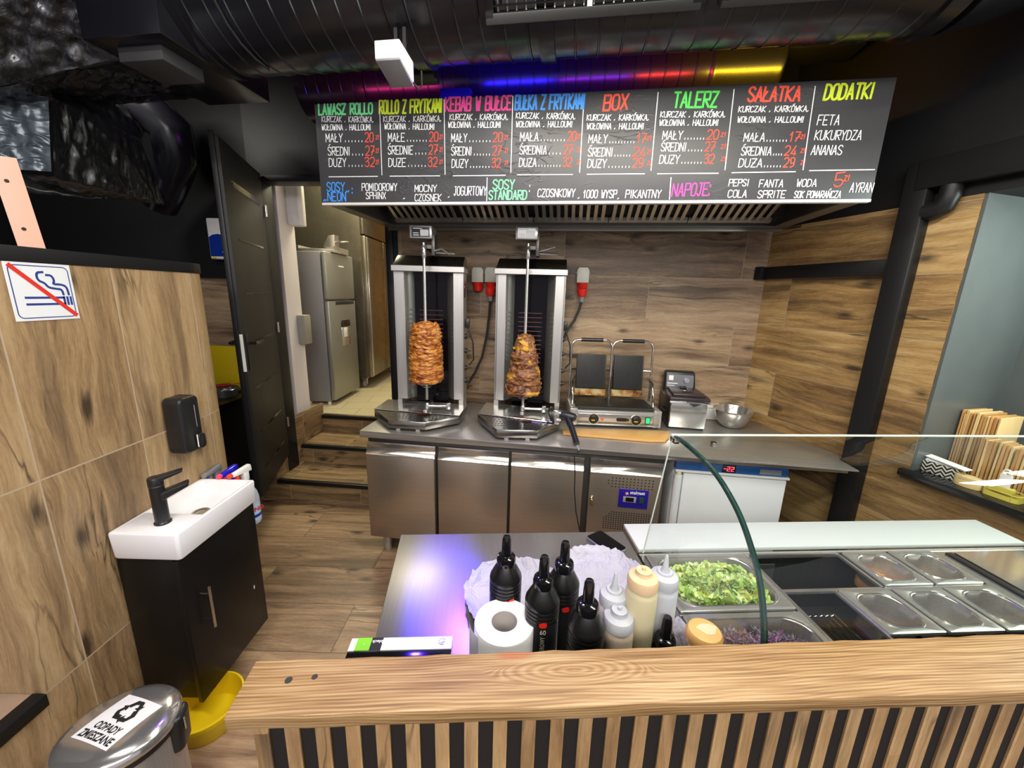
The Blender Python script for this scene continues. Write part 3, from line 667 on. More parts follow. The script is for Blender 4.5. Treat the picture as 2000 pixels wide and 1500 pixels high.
NARROW = {'I': .35, '.': .45, ',': .45, ':': .5, 'ł': .6, '1': .7, '„': .6, '”': .6, ' ': .7, 'J': .8, 'L': .85, 'Ł': .85}
def chaikin(p, closed):
    for _ in range(2):
        q = [] if closed else [p[0]]
        for a, c in zip(p, p[1:]): q += [(a[0] * .75 + c[0] * .25, a[1] * .75 + c[1] * .25), (a[0] * .25 + c[0] * .75, a[1] * .25 + c[1] * .75)]
        if closed: q.append(q[0])
        else: q.append(p[-1])
        p = q
    return p
rt = random.Random(3)
def write(b, txt, p0, p1, hpx, wd):
    """a line of hand lettering from photo point p0 to p1 on the board plane"""
    (u0, z0), (u1, z1) = bl(*p0), bl(*p1); (_, zt) = bl(p0[0], p0[1] - hpx); H = zt - z0
    ws = [NARROW.get(c, 1.0) for c in txt]; tot = sum(ws) + .34 * (len(txt) - 1); L = u1 - u0; un = L / tot; x = 0
    for c, wc in zip(txt, ws):
        if c in G:
            for st in G[c].split(';'):
                cv = st[0] == '~'; P = [(int(t[0]), int(t[1])) for t in st.lstrip('~').split()]
                cl = P[0] == P[-1] and len(P) > 3
                if cv: P = chaikin(P, cl)
                k0 = wc if wc < 1 and c not in 'JLŁ1' else 1
                q = []
                for gx, gz in P:
                    ux = (gx / 4) * un * (wc if c in 'JLŁ1ł' else 1) if k0 == 1 or c == 'ł' else ((gx - 2) / 4 * un + un * wc / 2)
                    f = (x * un + ux) / L
                    q.append(Vector((u0 + x * un + ux + .06 * gz / 6 * H, 0, z0 + (z1 - z0) * f + gz / 6 * H)))
                for a, e in zip(q, q[1:]):
                    d = e - a
                    if d.length < 1e-6: continue
                    d.normalize(); nn = Vector((-d.z, 0, d.x)) * wd / 2; a2 = a - d * wd * .35; e2 = e + d * wd * .35; yy = -.0052 - rt.random() * .0003
                    b.poly([tuple(v + Vector((0, yy, 0))) for v in (a2 - nn, e2 - nn, e2 + nn, a2 + nn)])
        x += wc + .34
def chalk(name, col):
    t = NT(name); nz = t.n('TexNoise', Vector=t.n('TexCoord').outputs['Object'], Scale=120.0).outputs[0]
    c = srgb(col); t.set(Base__Color=t.ramp(nz, [(.3, tuple(x * .82 for x in c[:3]) + (1,)), (.6, c)]), Roughness=.6); return t.m
CK = {k: chalk('chalk_' + k, v) for k, v in dict(white='#f2f3f4', green='#7df2a0', lime='#d9ef2c', pink='#f0489c', blue='#3f97f5', red='#f4533a', leaf='#52e458', magenta='#f03fa5').items()}
heads = [('LAWASZ ROLLO', (624, 225), (728, 223), 20, 'green'), ('ROLLO Z FRYTKAMI', (742, 223), (863, 220), 25, 'lime'), ('KEBAB W BUŁCE', (870, 218), (998, 215), 26, 'pink'), ('BUŁKA Z FRYTKAMI', (1006, 215), (1140, 213), 27, 'blue'),
         ('BOX', (1178, 217), (1224, 214), 29, 'red'), ('TALERZ', (1314, 211), (1398, 210), 29, 'leaf'), ('SAŁATKA', (1459, 199), (1559, 198), 27, 'red'), ('DODATKI', (1607, 196), (1700, 193), 29, 'lime')]
for t, p0, p1, h, c in heads:
    b = MB(); write(b, t, p0, p1, h, .0088); obj('heading', b, CK[c], mb, 0)
wh = MB(); rd = MB()
K1, K2 = 'KURCZAK , KARKÓWKA,', 'WOŁOWINA , HALLOUMI'
cols = [((630, 239, 731, 240), (630, 255, 725, 255), [('MAŁY', 638, 670, 278, '20', 714, 730), ('ŚREDNI', 642, 684, 304, '27', 715, 732), ('DUŻY', 644, 677, 326, '32', 714, 732)], 735, 741),
        ((750, 239, 863, 238), (752, 253, 849, 254), [('MAŁE', 759, 791, 277, '20', 839, 856), ('ŚREDNIE', 759, 807, 302, '27', 838, 855), ('DUŻE', 760, 793, 326, '32', 837, 854)], 859, 865),
        ((879, 235, 993, 235), (876, 250, 978, 250), [('MAŁY', 882, 912, 278, '20', 963, 981), ('ŚREDNI', 882, 921, 304, '27', 962, 979), ('DUŻY', 883, 914, 328, '32', 961, 977)], 986, 992),
        ((1008, 232, 1124, 234), (1008, 249, 1117, 249), [('MAŁA', 1016, 1051, 276, '20', 1108, 1124), ('ŚREDNIA', 1015, 1067, 302, '27', 1100, 1117), ('DUŻA', 1014, 1047, 326, '32', 1099, 1115)], 1127, 1133),
        ((1146, 236, 1267, 236), (1146, 253, 1256, 253), [('MAŁY', 1149, 1185, 280, '17', 1243, 1260), ('ŚREDNI', 1148, 1195, 306, '24', 1235, 1259), ('DUŻY', 1147, 1183, 328, '29', 1234, 1254)], 1263, 1271),
        ((1289, 230, 1416, 230), (1287, 246, 1401, 246), [('MAŁY', 1293, 1331, 273, '20', 1379, 1401), ('ŚREDNI', 1290, 1338, 296, '27', 1375, 1394), ('DUŻY', 1287, 1325, 320, '32', 1374, 1392)], 1407, 1416),
        ((1441, 220, 1578, 219), (1439, 240, 1567, 240), [('MAŁA', 1451, 1491, 277, '17', 1540, 1559), ('ŚREDNIA', 1446, 1504, 304, '24', 1530, 1552), ('DUŻA', 1441, 1486, 327, '29', 1528, 1548)], 1562, 1570)]
for l1, l2, rows, zx0, zx1 in cols:
    write(wh, K1, l1[:2], l1[2:], 11, .0033); write(wh, K2, l2[:2], l2[2:], 11, .0033)
    for t, x0, x1, y, pr, q0, q1 in rows:
        write(wh, t, (x0, y), (x1, y), 16, .0037)
        n = max(4, int((q0 - x1 - 4) / 6)); write(wh, '.' * n, (x1 + 4, y), (q0 - 4, y), 16, .0034)
        write(rd, pr, (q0, y), (q1, y), 18, .0046); write(rd, 'zł', (zx0, y - 5), (zx1, y - 5), 9, .003)
for t, x0, x1, y, h in (('FETA', 1594, 1636, 245, 19), ('KUKURYDZA', 1589, 1679, 274, 18), ('ANANAS', 1582, 1641, 303, 18), ('POMIDOROWY', 708, 776, 373, 14), ('SPHINX', 716, 754, 389, 13), (',', 789, 793, 389, 9), ('MOCNY', 811, 853, 375, 13), ('CZOSNEK', 811, 862, 393, 13),
                        (',', 876, 880, 386, 9), ('JOGURTOWY', 887, 950, 382, 17), (':', 1034, 1039, 375, 15), ('CZOSNKOWY', 1050, 1122, 385, 15), (',', 1129, 1133, 388, 9), ('1000 WYSP', 1139, 1203, 387, 15), (',', 1206, 1210, 389, 9), ('PIKANTNY', 1221, 1289, 387, 15),
                        ('PEPSI', 1422, 1460, 364, 13), ('COLA', 1420, 1456, 386, 14), ('FANTA', 1481, 1527, 366, 14), ('SPRITE', 1478, 1531, 387, 14), ('WODA', 1554, 1592, 365, 14), ('SOK POMARAŃCZA', 1549, 1639, 387, 13), ('AYRAN', 1657, 1701, 376, 18)):
    write(wh, t, (x0, y), (x1, y), h, .0036)
write(rd, '5', (1626, 366), (1642, 364), 27, .0056); write(rd, 'zł', (1646, 354), (1656, 354), 12, .004)
obj('menu_lettering', wh, CK['white'], mb, 0); obj('price_lettering', rd, CK['red'], mb, 0)
for nm, rows, c in (('heading', (('SOSY', 640, 674, 374, 17), ('„NEON”', 635, 683, 393, 17), (':', 689, 693, 378, 12)), 'blue'), ('heading', (('SOSY', 963, 1004, 370, 18), ('STANDARD', 955, 1028, 390, 17)), 'green'), ('heading', (('NAPOJE:', 1311, 1388, 384, 24),), 'magenta')):
    b = MB()
    for t, x0, x1, y, h in rows: write(b, t, (x0, y), (x1, y - (2 if c == 'magenta' else 0)), h, .0056)
    obj(nm, b, CK[c], mb, 0)
b = MB()
for x0, y0, x1, y1 in ((742, 197, 747, 343), (868, 195, 870, 342), (1002, 189, 998, 338), (1141, 185, 1132, 338), (1285, 181, 1271, 334), (1433, 175, 1415, 333), (1591, 169, 1567, 333), (952, 347, 951, 393), (1310, 347, 1307, 390),
                       (643, 346, 739, 345), (762, 344.6, 860, 344), (885, 344, 988, 343), (1010, 342, 1119, 341.5), (1146, 341, 1259, 340), (1283, 340, 1403, 339), (1428, 338, 1553, 336), (1579, 334, 1707, 332)):
    (ua, za), (ub, zb) = bl(x0, y0), bl(x1, y1); d = Vector((ub - ua, 0, zb - za)).normalized(); nn = Vector((-d.z, 0, d.x)) * .002
    b.poly([tuple(Vector(p) + s * nn + Vector((0, -.0054, 0))) for p, s in (((ua, 0, za), -1), ((ub, 0, zb), -1), ((ub, 0, zb), 1), ((ua, 0, za), 1))])
obj('divider_lines', b, CK['white'], mb, 0)
# ------------------------------------------------------------------ back counter
BO = at(702, 841, .87); BO = Vector((BO.x, BO.y, 0)); BA = math.radians(-6.9)
MBc = frame(BO, BA)                       # local x along the front, y to the wall
def loc(M, v): return M.inverted() @ Vector(v)
def wl(x, y, z=0): return MBc @ Vector((x, y, z))
# text helper (built-in font to mesh)
def text(b, s, M, width=None, height=None, extr=.0003, font_off=0, align='LEFT'):
    c = bpy.data.curves.new('t', 'FONT'); c.body = s; c.size = 1; c.offset = font_off; c.align_x = 'LEFT'; c.resolution_u = 3
    o = bpy.data.objects.new('t', c); COL.objects.link(o); bpy.context.view_layer.update()
    me = bpy.data.meshes.new_from_object(o.evaluated_get(bpy.context.evaluated_depsgraph_get()))
    bpy.data.objects.remove(o); bpy.data.curves.remove(c)
    xs = [v.co.x for v in me.vertices]; ys = [v.co.y for v in me.vertices]
    x0, x1, y0, y1 = min(xs), max(xs), min(ys), max(ys)
    sx = width / (x1 - x0) if width else None; sy = height / (y1 - y0) if height else None
    sx = sx or sy; sy = sy or sx
    for v in me.vertices: v.co = ((v.co.x - x0) * sx, (v.co.y - y0) * sy, 0)
    b.mesh(me, M); bpy.data.meshes.remove(me); return b

CL = 1.845
cab = thing('refrigerated_counter', 'stainless steel refrigerated counter with three doors and a blue control panel under the kebab grills', 'refrigerated counter', BO, BA)
obj('body', MB().box(.02, CL - .03, .06, .70, .14, .825, .004), m_steeldark, cab)
m_lip = steel('door_lip_steel', '#d6d2cc', .16, 0, .04, met=.9)
m_door = steel('counter_door_steel', '#b9ab9b', .30, 0, .07, met=.86)
for k, (x0, x1) in enumerate(((.024, .462), (.482, .915), (.930, 1.355), (1.392, 1.80))):
    nm = 'door' if k < 3 else 'machine_panel'
    d = obj(nm, MB().box(x0, x1, .012, .055, .145, .725, .006), m_door, cab)
    obj('handle_lip', MB().hexa([(x0, .008, .715), (x1, .008, .715), (x1, .055, .715), (x0, .055, .715), (x0, .036, .755), (x1, .036, .755), (x1, .055, .755), (x0, .055, .755)], .002, 1).box(x0, x1, .034, .055, .755, .79, .002), m_lip, d)
    if k == 3:
        b = MB()
        for r, (z, n0) in enumerate(((.690, 1), (.672, 0), (.654, 0), (.636, 1))):
            for i in range(n0, 13): b.lathe([(0, .0), (.0042, 0), (0, .0004)], 8, Matrix.Translation((1.50 + i * .0205, .0118, z)) @ Matrix.Rotation(PI / 2, 4, 'X'))
        obj('vent_holes', b, m_matte, d); b = MB()
        for r in range(9):
            for i in range(max(0, 3 - r), 20): b.lathe([(0, .0), (.0042, 0), (0, .0004)], 8, Matrix.Translation((1.49 + i * .0142, .0118, .475 - r * .0135)) @ Matrix.Rotation(PI / 2, 4, 'X'))
        obj('vent_holes', b, m_matte, d)
        cp = obj('control_panel', MB().box(1.563, 1.728, .008, .0125, .512, .628, .001), pm('deep_blue_panel', (.012, .006, .22), .35), cab)
        b = MB(); text(b, 'stalgast', Matrix.Translation((1.625, .0072, .594)) @ Matrix.Rotation(PI / 2, 4, 'X'), width=.083, font_off=.02)
        obj('lettering', b, m_white, cp, 0)
        b = MB()
        for i in range(8):
            a = i * PI / 4 + .3; r = .014 if i % 2 else .011
            b.poly([(1.608 + .0045 * math.cos(a - .6), .0072, .602 + .0045 * math.sin(a - .6)), (1.608 + r * math.cos(a), .0071, .602 + r * math.sin(a)), (1.608 + .0045 * math.cos(a + .6), .0072, .602 + .0045 * math.sin(a + .6))])
        b.lathe([(0, 0), (.006, 0), (0, .0003)], 12, Matrix.Translation((1.608, .0074, .602)) @ Matrix.Rotation(PI / 2, 4, 'X'))
        obj('sun_emblem', b, pm('orange_emblem', '#f0a27c', .4), cp, 0)
        dsp = obj('display', MB().box(1.588, 1.662, .004, .0085, .548, .584, .002), m_grey, cp)
        obj('display_screen', MB().box(1.603, 1.648, .003, .0042, .553, .579), m_gloss, cp)
        obj('rocker_switch', MB().box(1.678, 1.706, .004, .0085, .546, .584, .002), pm('dark_green_switch', (.01, .05, .03), .3), cp)
        kk = obj('lock', MB().lathe([(0, 0), (.009, 0), (.009, .012), (0, .012)], 14, Matrix.Translation((1.41, .012, .555)) @ Matrix.Rotation(PI / 2, 4, 'X')), m_chrome, d)
        obj('key', MB().box(1.405, 1.415, -.02, -.002, .53, .556, .002).lathe([(.003, -.001), (.010, -.001), (.010, .001), (.003, .001)], 14, Matrix.Translation((1.411, -.012, .525)) @ Matrix.Rotation(PI / 2, 4, 'X')), pm('brass', '#cda968', .25, .9), d)
for x, y in ((.10, .10), (CL - .12, .10), (.10, .62), (CL - .12, .62)):
    obj('leg', MB().lathe([(0, 0), (.026, 0), (.028, .004), (.028, .145), (0, .145)], 20, Matrix.Translation((x, y, 0))), m_steelv, cab)
# worktop over the counter and on to the right wall
inv = MBc.inverted()
pR = [inv @ Vector(p) for p in ((1.79, 1.868, 0), MRw @ Vector((.73, -.07, 0)), MRw @ Vector((.73, -.004, 0)), (1.68, 2.733, 0))]
wb = inv @ Vector((-.90, 3.02, 0))
poly = [(0, 0)] + [(q.x, q.y) for q in pR] + [(.02, .74)]
wtop = thing('steel_worktop', 'long stainless steel worktop under the kebab grills reaching to the right wall', 'worktop', BO, BA)
obj('top', MB().prism(poly, .862, .870, .001), m_steel, wtop)
obj('front_edge', MB().box(0, pR[0].x - .01, 0, .014, .828, .868, .003).box(0, .014, .014, .70, .828, .862), m_steel, wtop)
# white freezer under the worktop's right end
fz_ = thing('freezer', 'white undercounter freezer with blue control strip and red digital display', 'freezer', wl(1.862, .018), BA)
m_fz = pm('white_freezer_enamel', '#d8d7dc', .3, var=.01)
obj('body', MB().box(0, .585, .05, .55, .02, .825, .004), m_fz, fz_)
fd = obj('door', MB().box(.045, .585, 0, .05, .04, .752, .008), m_fz, fz_)
obj('control_strip', MB().box(.0, .585, .004, .05, .768, .824, .003), pm('blue_control_strip', (.012, .09, .30), .4), fz_)
obj('strip_ledge', MB().box(.0, .595, -.004, .05, .756, .768, .002), m_white, fz_)
dsc = obj('display', MB().box(.245, .315, .0, .0045, .774, .818), m_gloss, fz_)
def seven(b, ch, x, z, h, y):
    segs = {'2': 'abged', '-': 'g'}[ch]; wdt = h * .5; t = h * .12
    pos = {'a': (0, h, wdt, h), 'g': (0, h / 2, wdt, h / 2), 'd': (0, 0, wdt, 0), 'b': (wdt, h / 2, wdt, h), 'e': (0, 0, 0, h / 2), 'c': (wdt, 0, wdt, h / 2), 'f': (0, h / 2, 0, h)}
    for s_ in segs:
        xa, za, xb, zb = pos[s_]; b.box(x + xa - t / 2, x + xb + t / 2, y - .0005, y, z + za - t / 2, z + zb + t / 2)
b = MB(); seven(b, '-', .252, .783, .024, -.0002); seven(b, '2', .270, .783, .024, -.0002); seven(b, '2', .291, .783, .024, -.0002)
obj('red_digits', b, pm('red_led', (.9, .02, .03), .4, emit=(1, .03, .06), es=5), dsc, 0)
obj('type_plate', MB().box(.44, .55, .002, .0045, .778, .806), m_grey, fz_)
obj('hinge_column', MB().lathe([(0, .05), (.022, .05), (.022, .735), (0, .735)], 16, Matrix.Translation((.02, .012, 0))), m_fz, fz_)
obj('hinge_knob', MB().lathe([(0, .735), (.014, .737), (.016, .745), (.014, .756), (0, .757)], 16, Matrix.Translation((.02, .01, 0))), pm('cream_plastic', '#d8cfb4', .4), fz_)
tag(obj('wall_conduit', MB().box(0, .02, -.012, -.001, .3, .8, .003), m_blackmetal), 'thin black conduit low on the right tiled wall behind the freezer', 'conduit').matrix_world = MRw @ Matrix.Translation((.3, 0, 0))

# ------------------------------------------------------------------ kebab grills
def meat(name, prof, seed, cols, slices, lump=1.0):
    b = MB(); N = 110; M_ = 130; z0, z1 = prof[0][1], prof[-1][1]
    zs = np.linspace(z0, z1, N); rs = np.interp(zs, [p[1] for p in prof], [p[0] for p in prof])
    rows = []
    for z, r in zip(zs, rs):
        row = []
        for k in range(M_):
            a = 2 * PI * k / M_; c, s = math.cos(a), math.sin(a)
            q = Vector((c * 2.2, s * 2.2, z * 16 + seed))
            lay = noise.noise(Vector((c * 1.5 + seed, s * 1.5, z * 26)))
            fold = 1 - abs(noise.noise(Vector((c * 2.4, s * 2.4 + seed, z * 27 + 1.6 * noise.noise(q))))) * 2
            fine = noise.noise(Vector((c * 9, s * 9, z * 120 + seed)))
            taper = min(1, (r / .05))
            rr = r * (1 + .07 * lump * noise.noise(q) + .075 * lump * lay + .075 * fold + .03 * fine) if r > .01 else r
            row.append((rr * c, rr * s, z + .006 * noise.noise(Vector((c * 3, s * 3, z * 10 + seed)))))
        rows.append(row)
    b.grid(rows, wrap=True)
    rr = random.Random(seed)
    for i in range(slices):
        z = z0 + (z1 - z0) * rr.uniform(.03, .97); r = float(np.interp(z, zs, rs)) * rr.uniform(.96, 1.03); a = rr.uniform(0, 2 * PI); wa = rr.uniform(.22, .55); hz = rr.uniform(.008, .02)
        g = []
        for iu in range(9):
            u = iu / 8 * 2 - 1; row = []
            for iv in range(6):
                v = iv / 5 * 2 - 1
                e = math.sqrt(max(0, 1 - u * u)) 
                aa = a + u * wa; bul = (1 - abs(v) ** 2) * .010 * e + .006 * noise.noise(Vector((u * 2 + i, v * 2, seed))) + .004
                z_ = z + v * hz * (e * .8 + .1) + .010 * noise.noise(Vector((u * 1.3, i * 1.7, seed))) - .004 * u * u
                row.append(((r + bul) * math.cos(aa), (r + bul) * math.sin(aa), z_))
            g.append(row)
        b.grid(g)
    t = NT(name + '_surface'); co = t.n('TexCoord').outputs['Object']
    n1 = t.n('TexNoise', Vector=t.n('Mapping', Vector=co, Scale=(16, 16, 55)).outputs[0], Scale=1.0, Detail=6.0, Distortion=1.2).outputs[0]
    n2 = t.n('TexNoise', Vector=co, Scale=190.0, Detail=3.0).outputs[0]
    n3 = t.n('TexNoise', Vector=t.n('Mapping', Vector=co, Scale=(7, 7, 16)).outputs[0], Scale=1.0, Detail=2.0).outputs[0]
    f = t.math('ADD', t.math('MULTIPLY', n1, .75), t.math('MULTIPLY', n2, .25))
    C = [srgb(c) for c in cols]
    col = t.ramp(f, [(.34, C[0]), (.45, C[1]), (.54, C[2]), (.66, C[3])])
    fat = t.ramp(n3, [(.56, (0, 0, 0, 1)), (.62, (1, 1, 1, 1))])
    col = t.mix(t.math('MULTIPLY', fat, .75 if len(C) > 4 else 0), col, C[-1])
    t.set(Base__Color=col, Roughness=.42, Specular__IOR__Level=.5); t.bump(t.math('ADD', n1, n2), .5, .004)
    return b, t.m
m_glow = NT('dark_quartz_glass')
_c = m_glow.n('TexCoord').outputs['Object']
m_glow.set(Base__Color=(.004, .003, .004, 1), Roughness=.10, Specular__IOR__Level=.2); m_glow = m_glow.m
m_roof = steel('roof_steel', '#6e6a64', .26, 0, met=.97)
m_tray = steel('drip_tray_steel', '#918e8a', .22, 0, met=.92)
m_coil = pm('dark_red_coil', (.035, .006, .014), .5)
def kebab_grill(label, fl, frp, trayp, zb, spit, meatargs):
    A = at(*fl, .98); B = at(*frp, .98); A = Vector((A.x, A.y, .871)); ang = math.atan2(B.y - A.y, B.x - A.x); W = math.hypot(B.x - A.x, B.y - A.y)
    g = thing('kebab_grill', label, 'kebab grill', A, ang, 'kebab grills on the steel worktop')
    Mi = frame(A, ang).inverted(); D = .22; z0, z1 = .115, .955
    side = W * .255
    # wings: angled side panels, bright inner reflectors, dark burner field
    for s, x0 in ((0, 0), (1, W)):
        q = 1 if s == 0 else -1
        obj('side_wing', MB().hexa([(x0, .0, z0), (x0 + q * side * .58, .0, z0), (x0 + q * side * .58, .02, z0), (x0, .02, z0), (x0, .0, z1), (x0 + q * side * .58, .0, z1), (x0 + q * side * .58, .02, z1), (x0, .02, z1)], .002, 1)
            .hexa([(x0, .0, z0), (x0 + q * .012, .0, z0), (x0 + q * .012, D, z0), (x0, D, z0), (x0, .0, z1), (x0 + q * .012, .0, z1), (x0 + q * .012, D, z1), (x0, D, z1)]), m_steelv, g)
        xa = x0 + q * side * .58; xb = x0 + q * side
        obj('reflector', MB().hexa([(xa, .0, z0), (xb, .07, z0), (xb, .08, z0), (xa, .012, z0), (xa, .0, z1), (xb, .07, z1), (xb, .08, z1), (xa, .012, z1)]), m_steelp, g)
    obj('burner_glass', MB().box(side, W - side, .075, .09, z0 - .06, z1), m_glow, g)
    b = MB()
    for k in range(12):
        z = .38 + k * .03; b.tube([(side + .03, .073, z), (W - side - .03, .073, z)], .0045, 6)
    obj('heating_coil', b, m_coil, g)
    obj('back_panel', MB().box(.006, W - .006, .09, D, z0, z1), m_steeldark, g)
    obj('roof_lip', MB().hexa([(-.008, -.03, z1), (W + .008, -.03, z1), (W + .008, D + .01, z1), (-.008, D + .01, z1), (-.008, -.03, z1 + .035), (W + .008, -.03, z1 + .035), (W + .008, D + .01, z1 + .035), (-.008, D + .01, z1 + .035)], .002, 1), m_steel, g)
    obj('roof_slope', MB().hexa([(0, -.022, z1 + .035), (W, -.022, z1 + .035), (W, D, z1 + .035), (0, D, z1 + .035), (.006, .09, z1 + .105), (W - .0, .09, z1 + .105), (W - .0, D, z1 + .105), (.006, D, z1 + .105)], .002, 1), m_roof, g)
    obj('lower_rail', MB().box(.0, W, -.01, .01, .055, .078, .002).box(.0, .03, -.01, .04, .0, z0).box(W - .03, W, -.01, .04, .0, z0).box(0, .03, D - .04, D, 0, z0).box(W - .03, W, D - .04, D, 0, z0), m_steel, g)
    for z in (.46, .36, .24, .15):
        k = obj('gas_knob', MB().lathe([(0, 0), (.018, 0), (.018, .012), (.008, .014), (.008, .028), (0, .028)], 16, Matrix.Translation((W, .11, z + .08)) @ Matrix.Rotation(PI / 2, 4, 'Y')), m_plast, g)
        obj('pointer', MB().box(W + .02, W + .045, .104, .116, z + .078, z + .082), m_plast, k)
    obj('side_switch', MB().box(W, W + .004, .05, .09, .80, .89, .001), m_gloss, g)
    # drip tray: octagon on feet
    T = [Mi @ at(px, py, .94) for px, py in trayp]; zt = .94 - .871
    poly = [(p.x, p.y) for p in T]; cxy = (sum(p[0] for p in poly) / len(poly), sum(p[1] for p in poly) / len(poly))
    ip = [(cxy[0] + (x - cxy[0]) * .985, cxy[1] + (y - cxy[1]) * .985) for x, y in poly]
    tr = obj('drip_tray', MB().prism(poly, zt - .052, zt - .004, .002, 1), m_tray, g)
    fr_ = poly[:5]
    mid0 = Vector((*[poly[0][i] * .55 + poly[-1][i] * .45 for i in (0, 1)], zt)); mid1 = Vector((*[poly[4][i] * .35 + poly[3][i] * .65 for i in (0, 1)], zt))
    obj('rear_plate', MB().hexa([(*poly[-1], zt - .002), (*poly[0], zt - .002), (*poly[3], zt - .002), (*poly[4], zt - .002), (*poly[-1], zt + .012), (*poly[0], zt + .001), (*poly[3], zt + .001), (*poly[4], zt + .012)]), m_steelp, tr)
    b = MB(); rnd = random.Random(5)
    for i in range(16):
        for j in range(5):
            u = (i + .5) / 16; v = (j + .6) / 6.5
            L0 = Vector(poly[0]).lerp(Vector(poly[1]), v); R0 = Vector(poly[3]).lerp(Vector(poly[2]), v); p = L0.lerp(R0, .06 + u * .88)
            b.lathe([(0, 0), (.0055, 0), (0, .0004)], 8, Matrix.Translation((p.x, p.y, zt - .0035)))
    obj('drain_holes', b, m_matte, tr)
    obj('plate_seam', MB().tube([(*poly[0], zt + .001), (*poly[3], zt + .001)], .003, 6), m_steelp, tr)
    for f in (.2, .8):
        for e0, e1 in ((poly[1], poly[2]), (poly[-1], poly[4])):
            p = Vector(e0).lerp(Vector(e1), f).lerp(Vector(cxy), .12)
            obj('foot', MB().box(p.x - .012, p.x + .012, p.y - .012, p.y + .012, 0, zt - .05), m_steelv, tr)
    b = MB(); cx0 = Vector(cxy)
    for i, (dx, dy, rr) in enumerate(((.02, .02, .06), (.08, .06, .045), (-.05, .05, .03), (.05, -.04, .04), (.12, .0, .025))):
        pts = [(cx0.x + dx + rr * (1 + .35 * noise.noise(Vector((math.cos(a) * 2 + i, math.sin(a) * 2, spit[0] * .01)))) * math.cos(a), cx0.y + dy + .6 * rr * math.sin(a), zt + .0025) for a in [2 * PI * k / 22 for k in range(22)]]
        b.poly(pts)
    obj('grease_stain', b, pm('brown_grease', '#5f2f17', .35, var=.3, vs=60), tr, 0)
    # spit, motor, arms
    P = Mi @ on(spit[0], spit[1], frame(A, ang) @ Vector((W / 2, -.14, 0)), Matrix.Rotation(ang, 3, 'Z') @ Vector((0, 1, 0)))
    P2 = Mi @ on(spit[2], spit[3], frame(A, ang) @ Vector((W / 2, -.14, 0)), Matrix.Rotation(ang, 3, 'Z') @ Vector((0, 1, 0)))
    sx, sy = (P.x * .5 + P2.x * .5), -.14; ztop = P.z; zl = P2.z
    lean = Matrix.Translation((sx, sy, 0))
    sp = obj('spit_rod', MB().lathe([(0, zl - .03), (.009, zl - .028), (.009, ztop + .07), (0, ztop + .072)], 12, lean).lathe([(.009, ztop - .02), (.013, ztop - .015), (.013, ztop + .05), (.009, ztop + .055)], 12, lean), m_steelp, g)
    obj('support_arm', MB().box(sx - .012, sx + .012, sy - .07, .02, zt + .012, zt + .032, .002).lathe([(0, zt + .03), (.016, zt + .03), (.014, zt + .05), (.010, zt + .06)], 14, lean).tube([(sx, sy, zt + .04), (sx + .06, sy + .02, zt + .035), (sx + .14, sy + .01, zt + .04)], .009, 10).box(sx + .125, sx + .15, sy - .005, sy + .025, zt + .02, zt + .06, .002), m_steelp, g)
    mo = obj('motor_box', MB().box(sx - .075, sx + .055, sy - .03, sy + .12, ztop + .09, ztop + .16, .003), m_steel, g)
    obj('motor_bracket', MB().box(sx + .045, sx + .065, sy + .0, sy + .10, ztop + .0, ztop + .12, .002).box(sx - .01, sx + .05, sy + .03, D - .05, ztop + .04, ztop + .06).box(sx + .0, sx + .04, D - .07, D - .03, z1 + .06, ztop + .06), m_steeldark, g)
    lb = obj('rating_plate', MB().box(sx - .062, sx + .042, sy - .032, sy - .0295, ztop + .098, ztop + .152), m_gloss, mo)
    obj('plate_print', MB().box(sx - .012, sx + .036, sy - .0332, sy - .0322, ztop + .103, ztop + .138).box(sx - .054, sx - .02, sy - .0332, sy - .0322, ztop + .104, ztop + .110).box(sx - .054, sx - .022, sy - .0332, sy - .0322, ztop + .116, ztop + .121).box(sx - .054, sx + .0, sy - .0332, sy - .0322, ztop + .142, ztop + .146), m_white, mo)
    obj('arm_handle', MB().tube([(sx + .06, sy + .04, ztop + .02), (sx + .12, sy + .04, ztop + .018), (sx + .18, sy + .03, ztop + .015)], .006, 8).tube([(sx + .06, sy + .0, ztop + .025), (sx + .11, sy - .03, ztop + .035), (sx + .16, sy - .05, ztop + (.05 if meatargs[1] > 5 else .0))], .006, 8), m_steelp, g)
    # cable loop on the side
    obj('side_plug', MB().box(W, W + .03, .09, .13, .60, .66, .004).tube([(W + .02, .11, .60), (W + .055, .10, .50), (W + .06, .10, .38), (W + .03, .11, .34)], .005, 8), m_plast, g)
    # skewered meat stands on the spit: a thing of its own
    name, seed, lab, cols, slices, pr = meatargs
    zz0, zz1 = zb; a0 = Mi @ on(spit[0], zz0, frame(A, ang) @ Vector((sx, sy, 0)), Matrix.Rotation(ang, 3, 'Z') @ Vector((0, 1, 0)))
    a1 = Mi @ on(spit[0], zz1, frame(A, ang) @ Vector((sx, sy, 0)), Matrix.Rotation(ang, 3, 'Z') @ Vector((0, 1, 0)))
    zlo, zhi = a1.z, a0.z; prof = [(r, zlo + (zhi - zlo) * f) for r, f in pr]
    prof = [(.001, zlo)] + prof + [(.001, zhi + .004)]
    wp = frame(A, ang) @ Vector((sx, sy, 0))
    mt = thing('kebab_meat', lab, 'kebab meat', (wp.x, wp.y, wp.z + zlo), 0)
    bm_, mm = meat(name, [(r, z - zlo) for r, z in prof], seed, cols, slices, 1.0 if seed < 5 else 2.2)
    obj('meat_stack', bm_, mm, mt, smooth=80)
    obj('skewer_disc', MB().lathe([(0, -.03), (.03, -.03), (.03, -.026), (0, -.026)], 20).lathe([(.0, -.006), (pr[0][0] * .9, -.006), (pr[0][0] * .9, -.001), (0, -.001)], 28), m_steelp, mt)
    return g
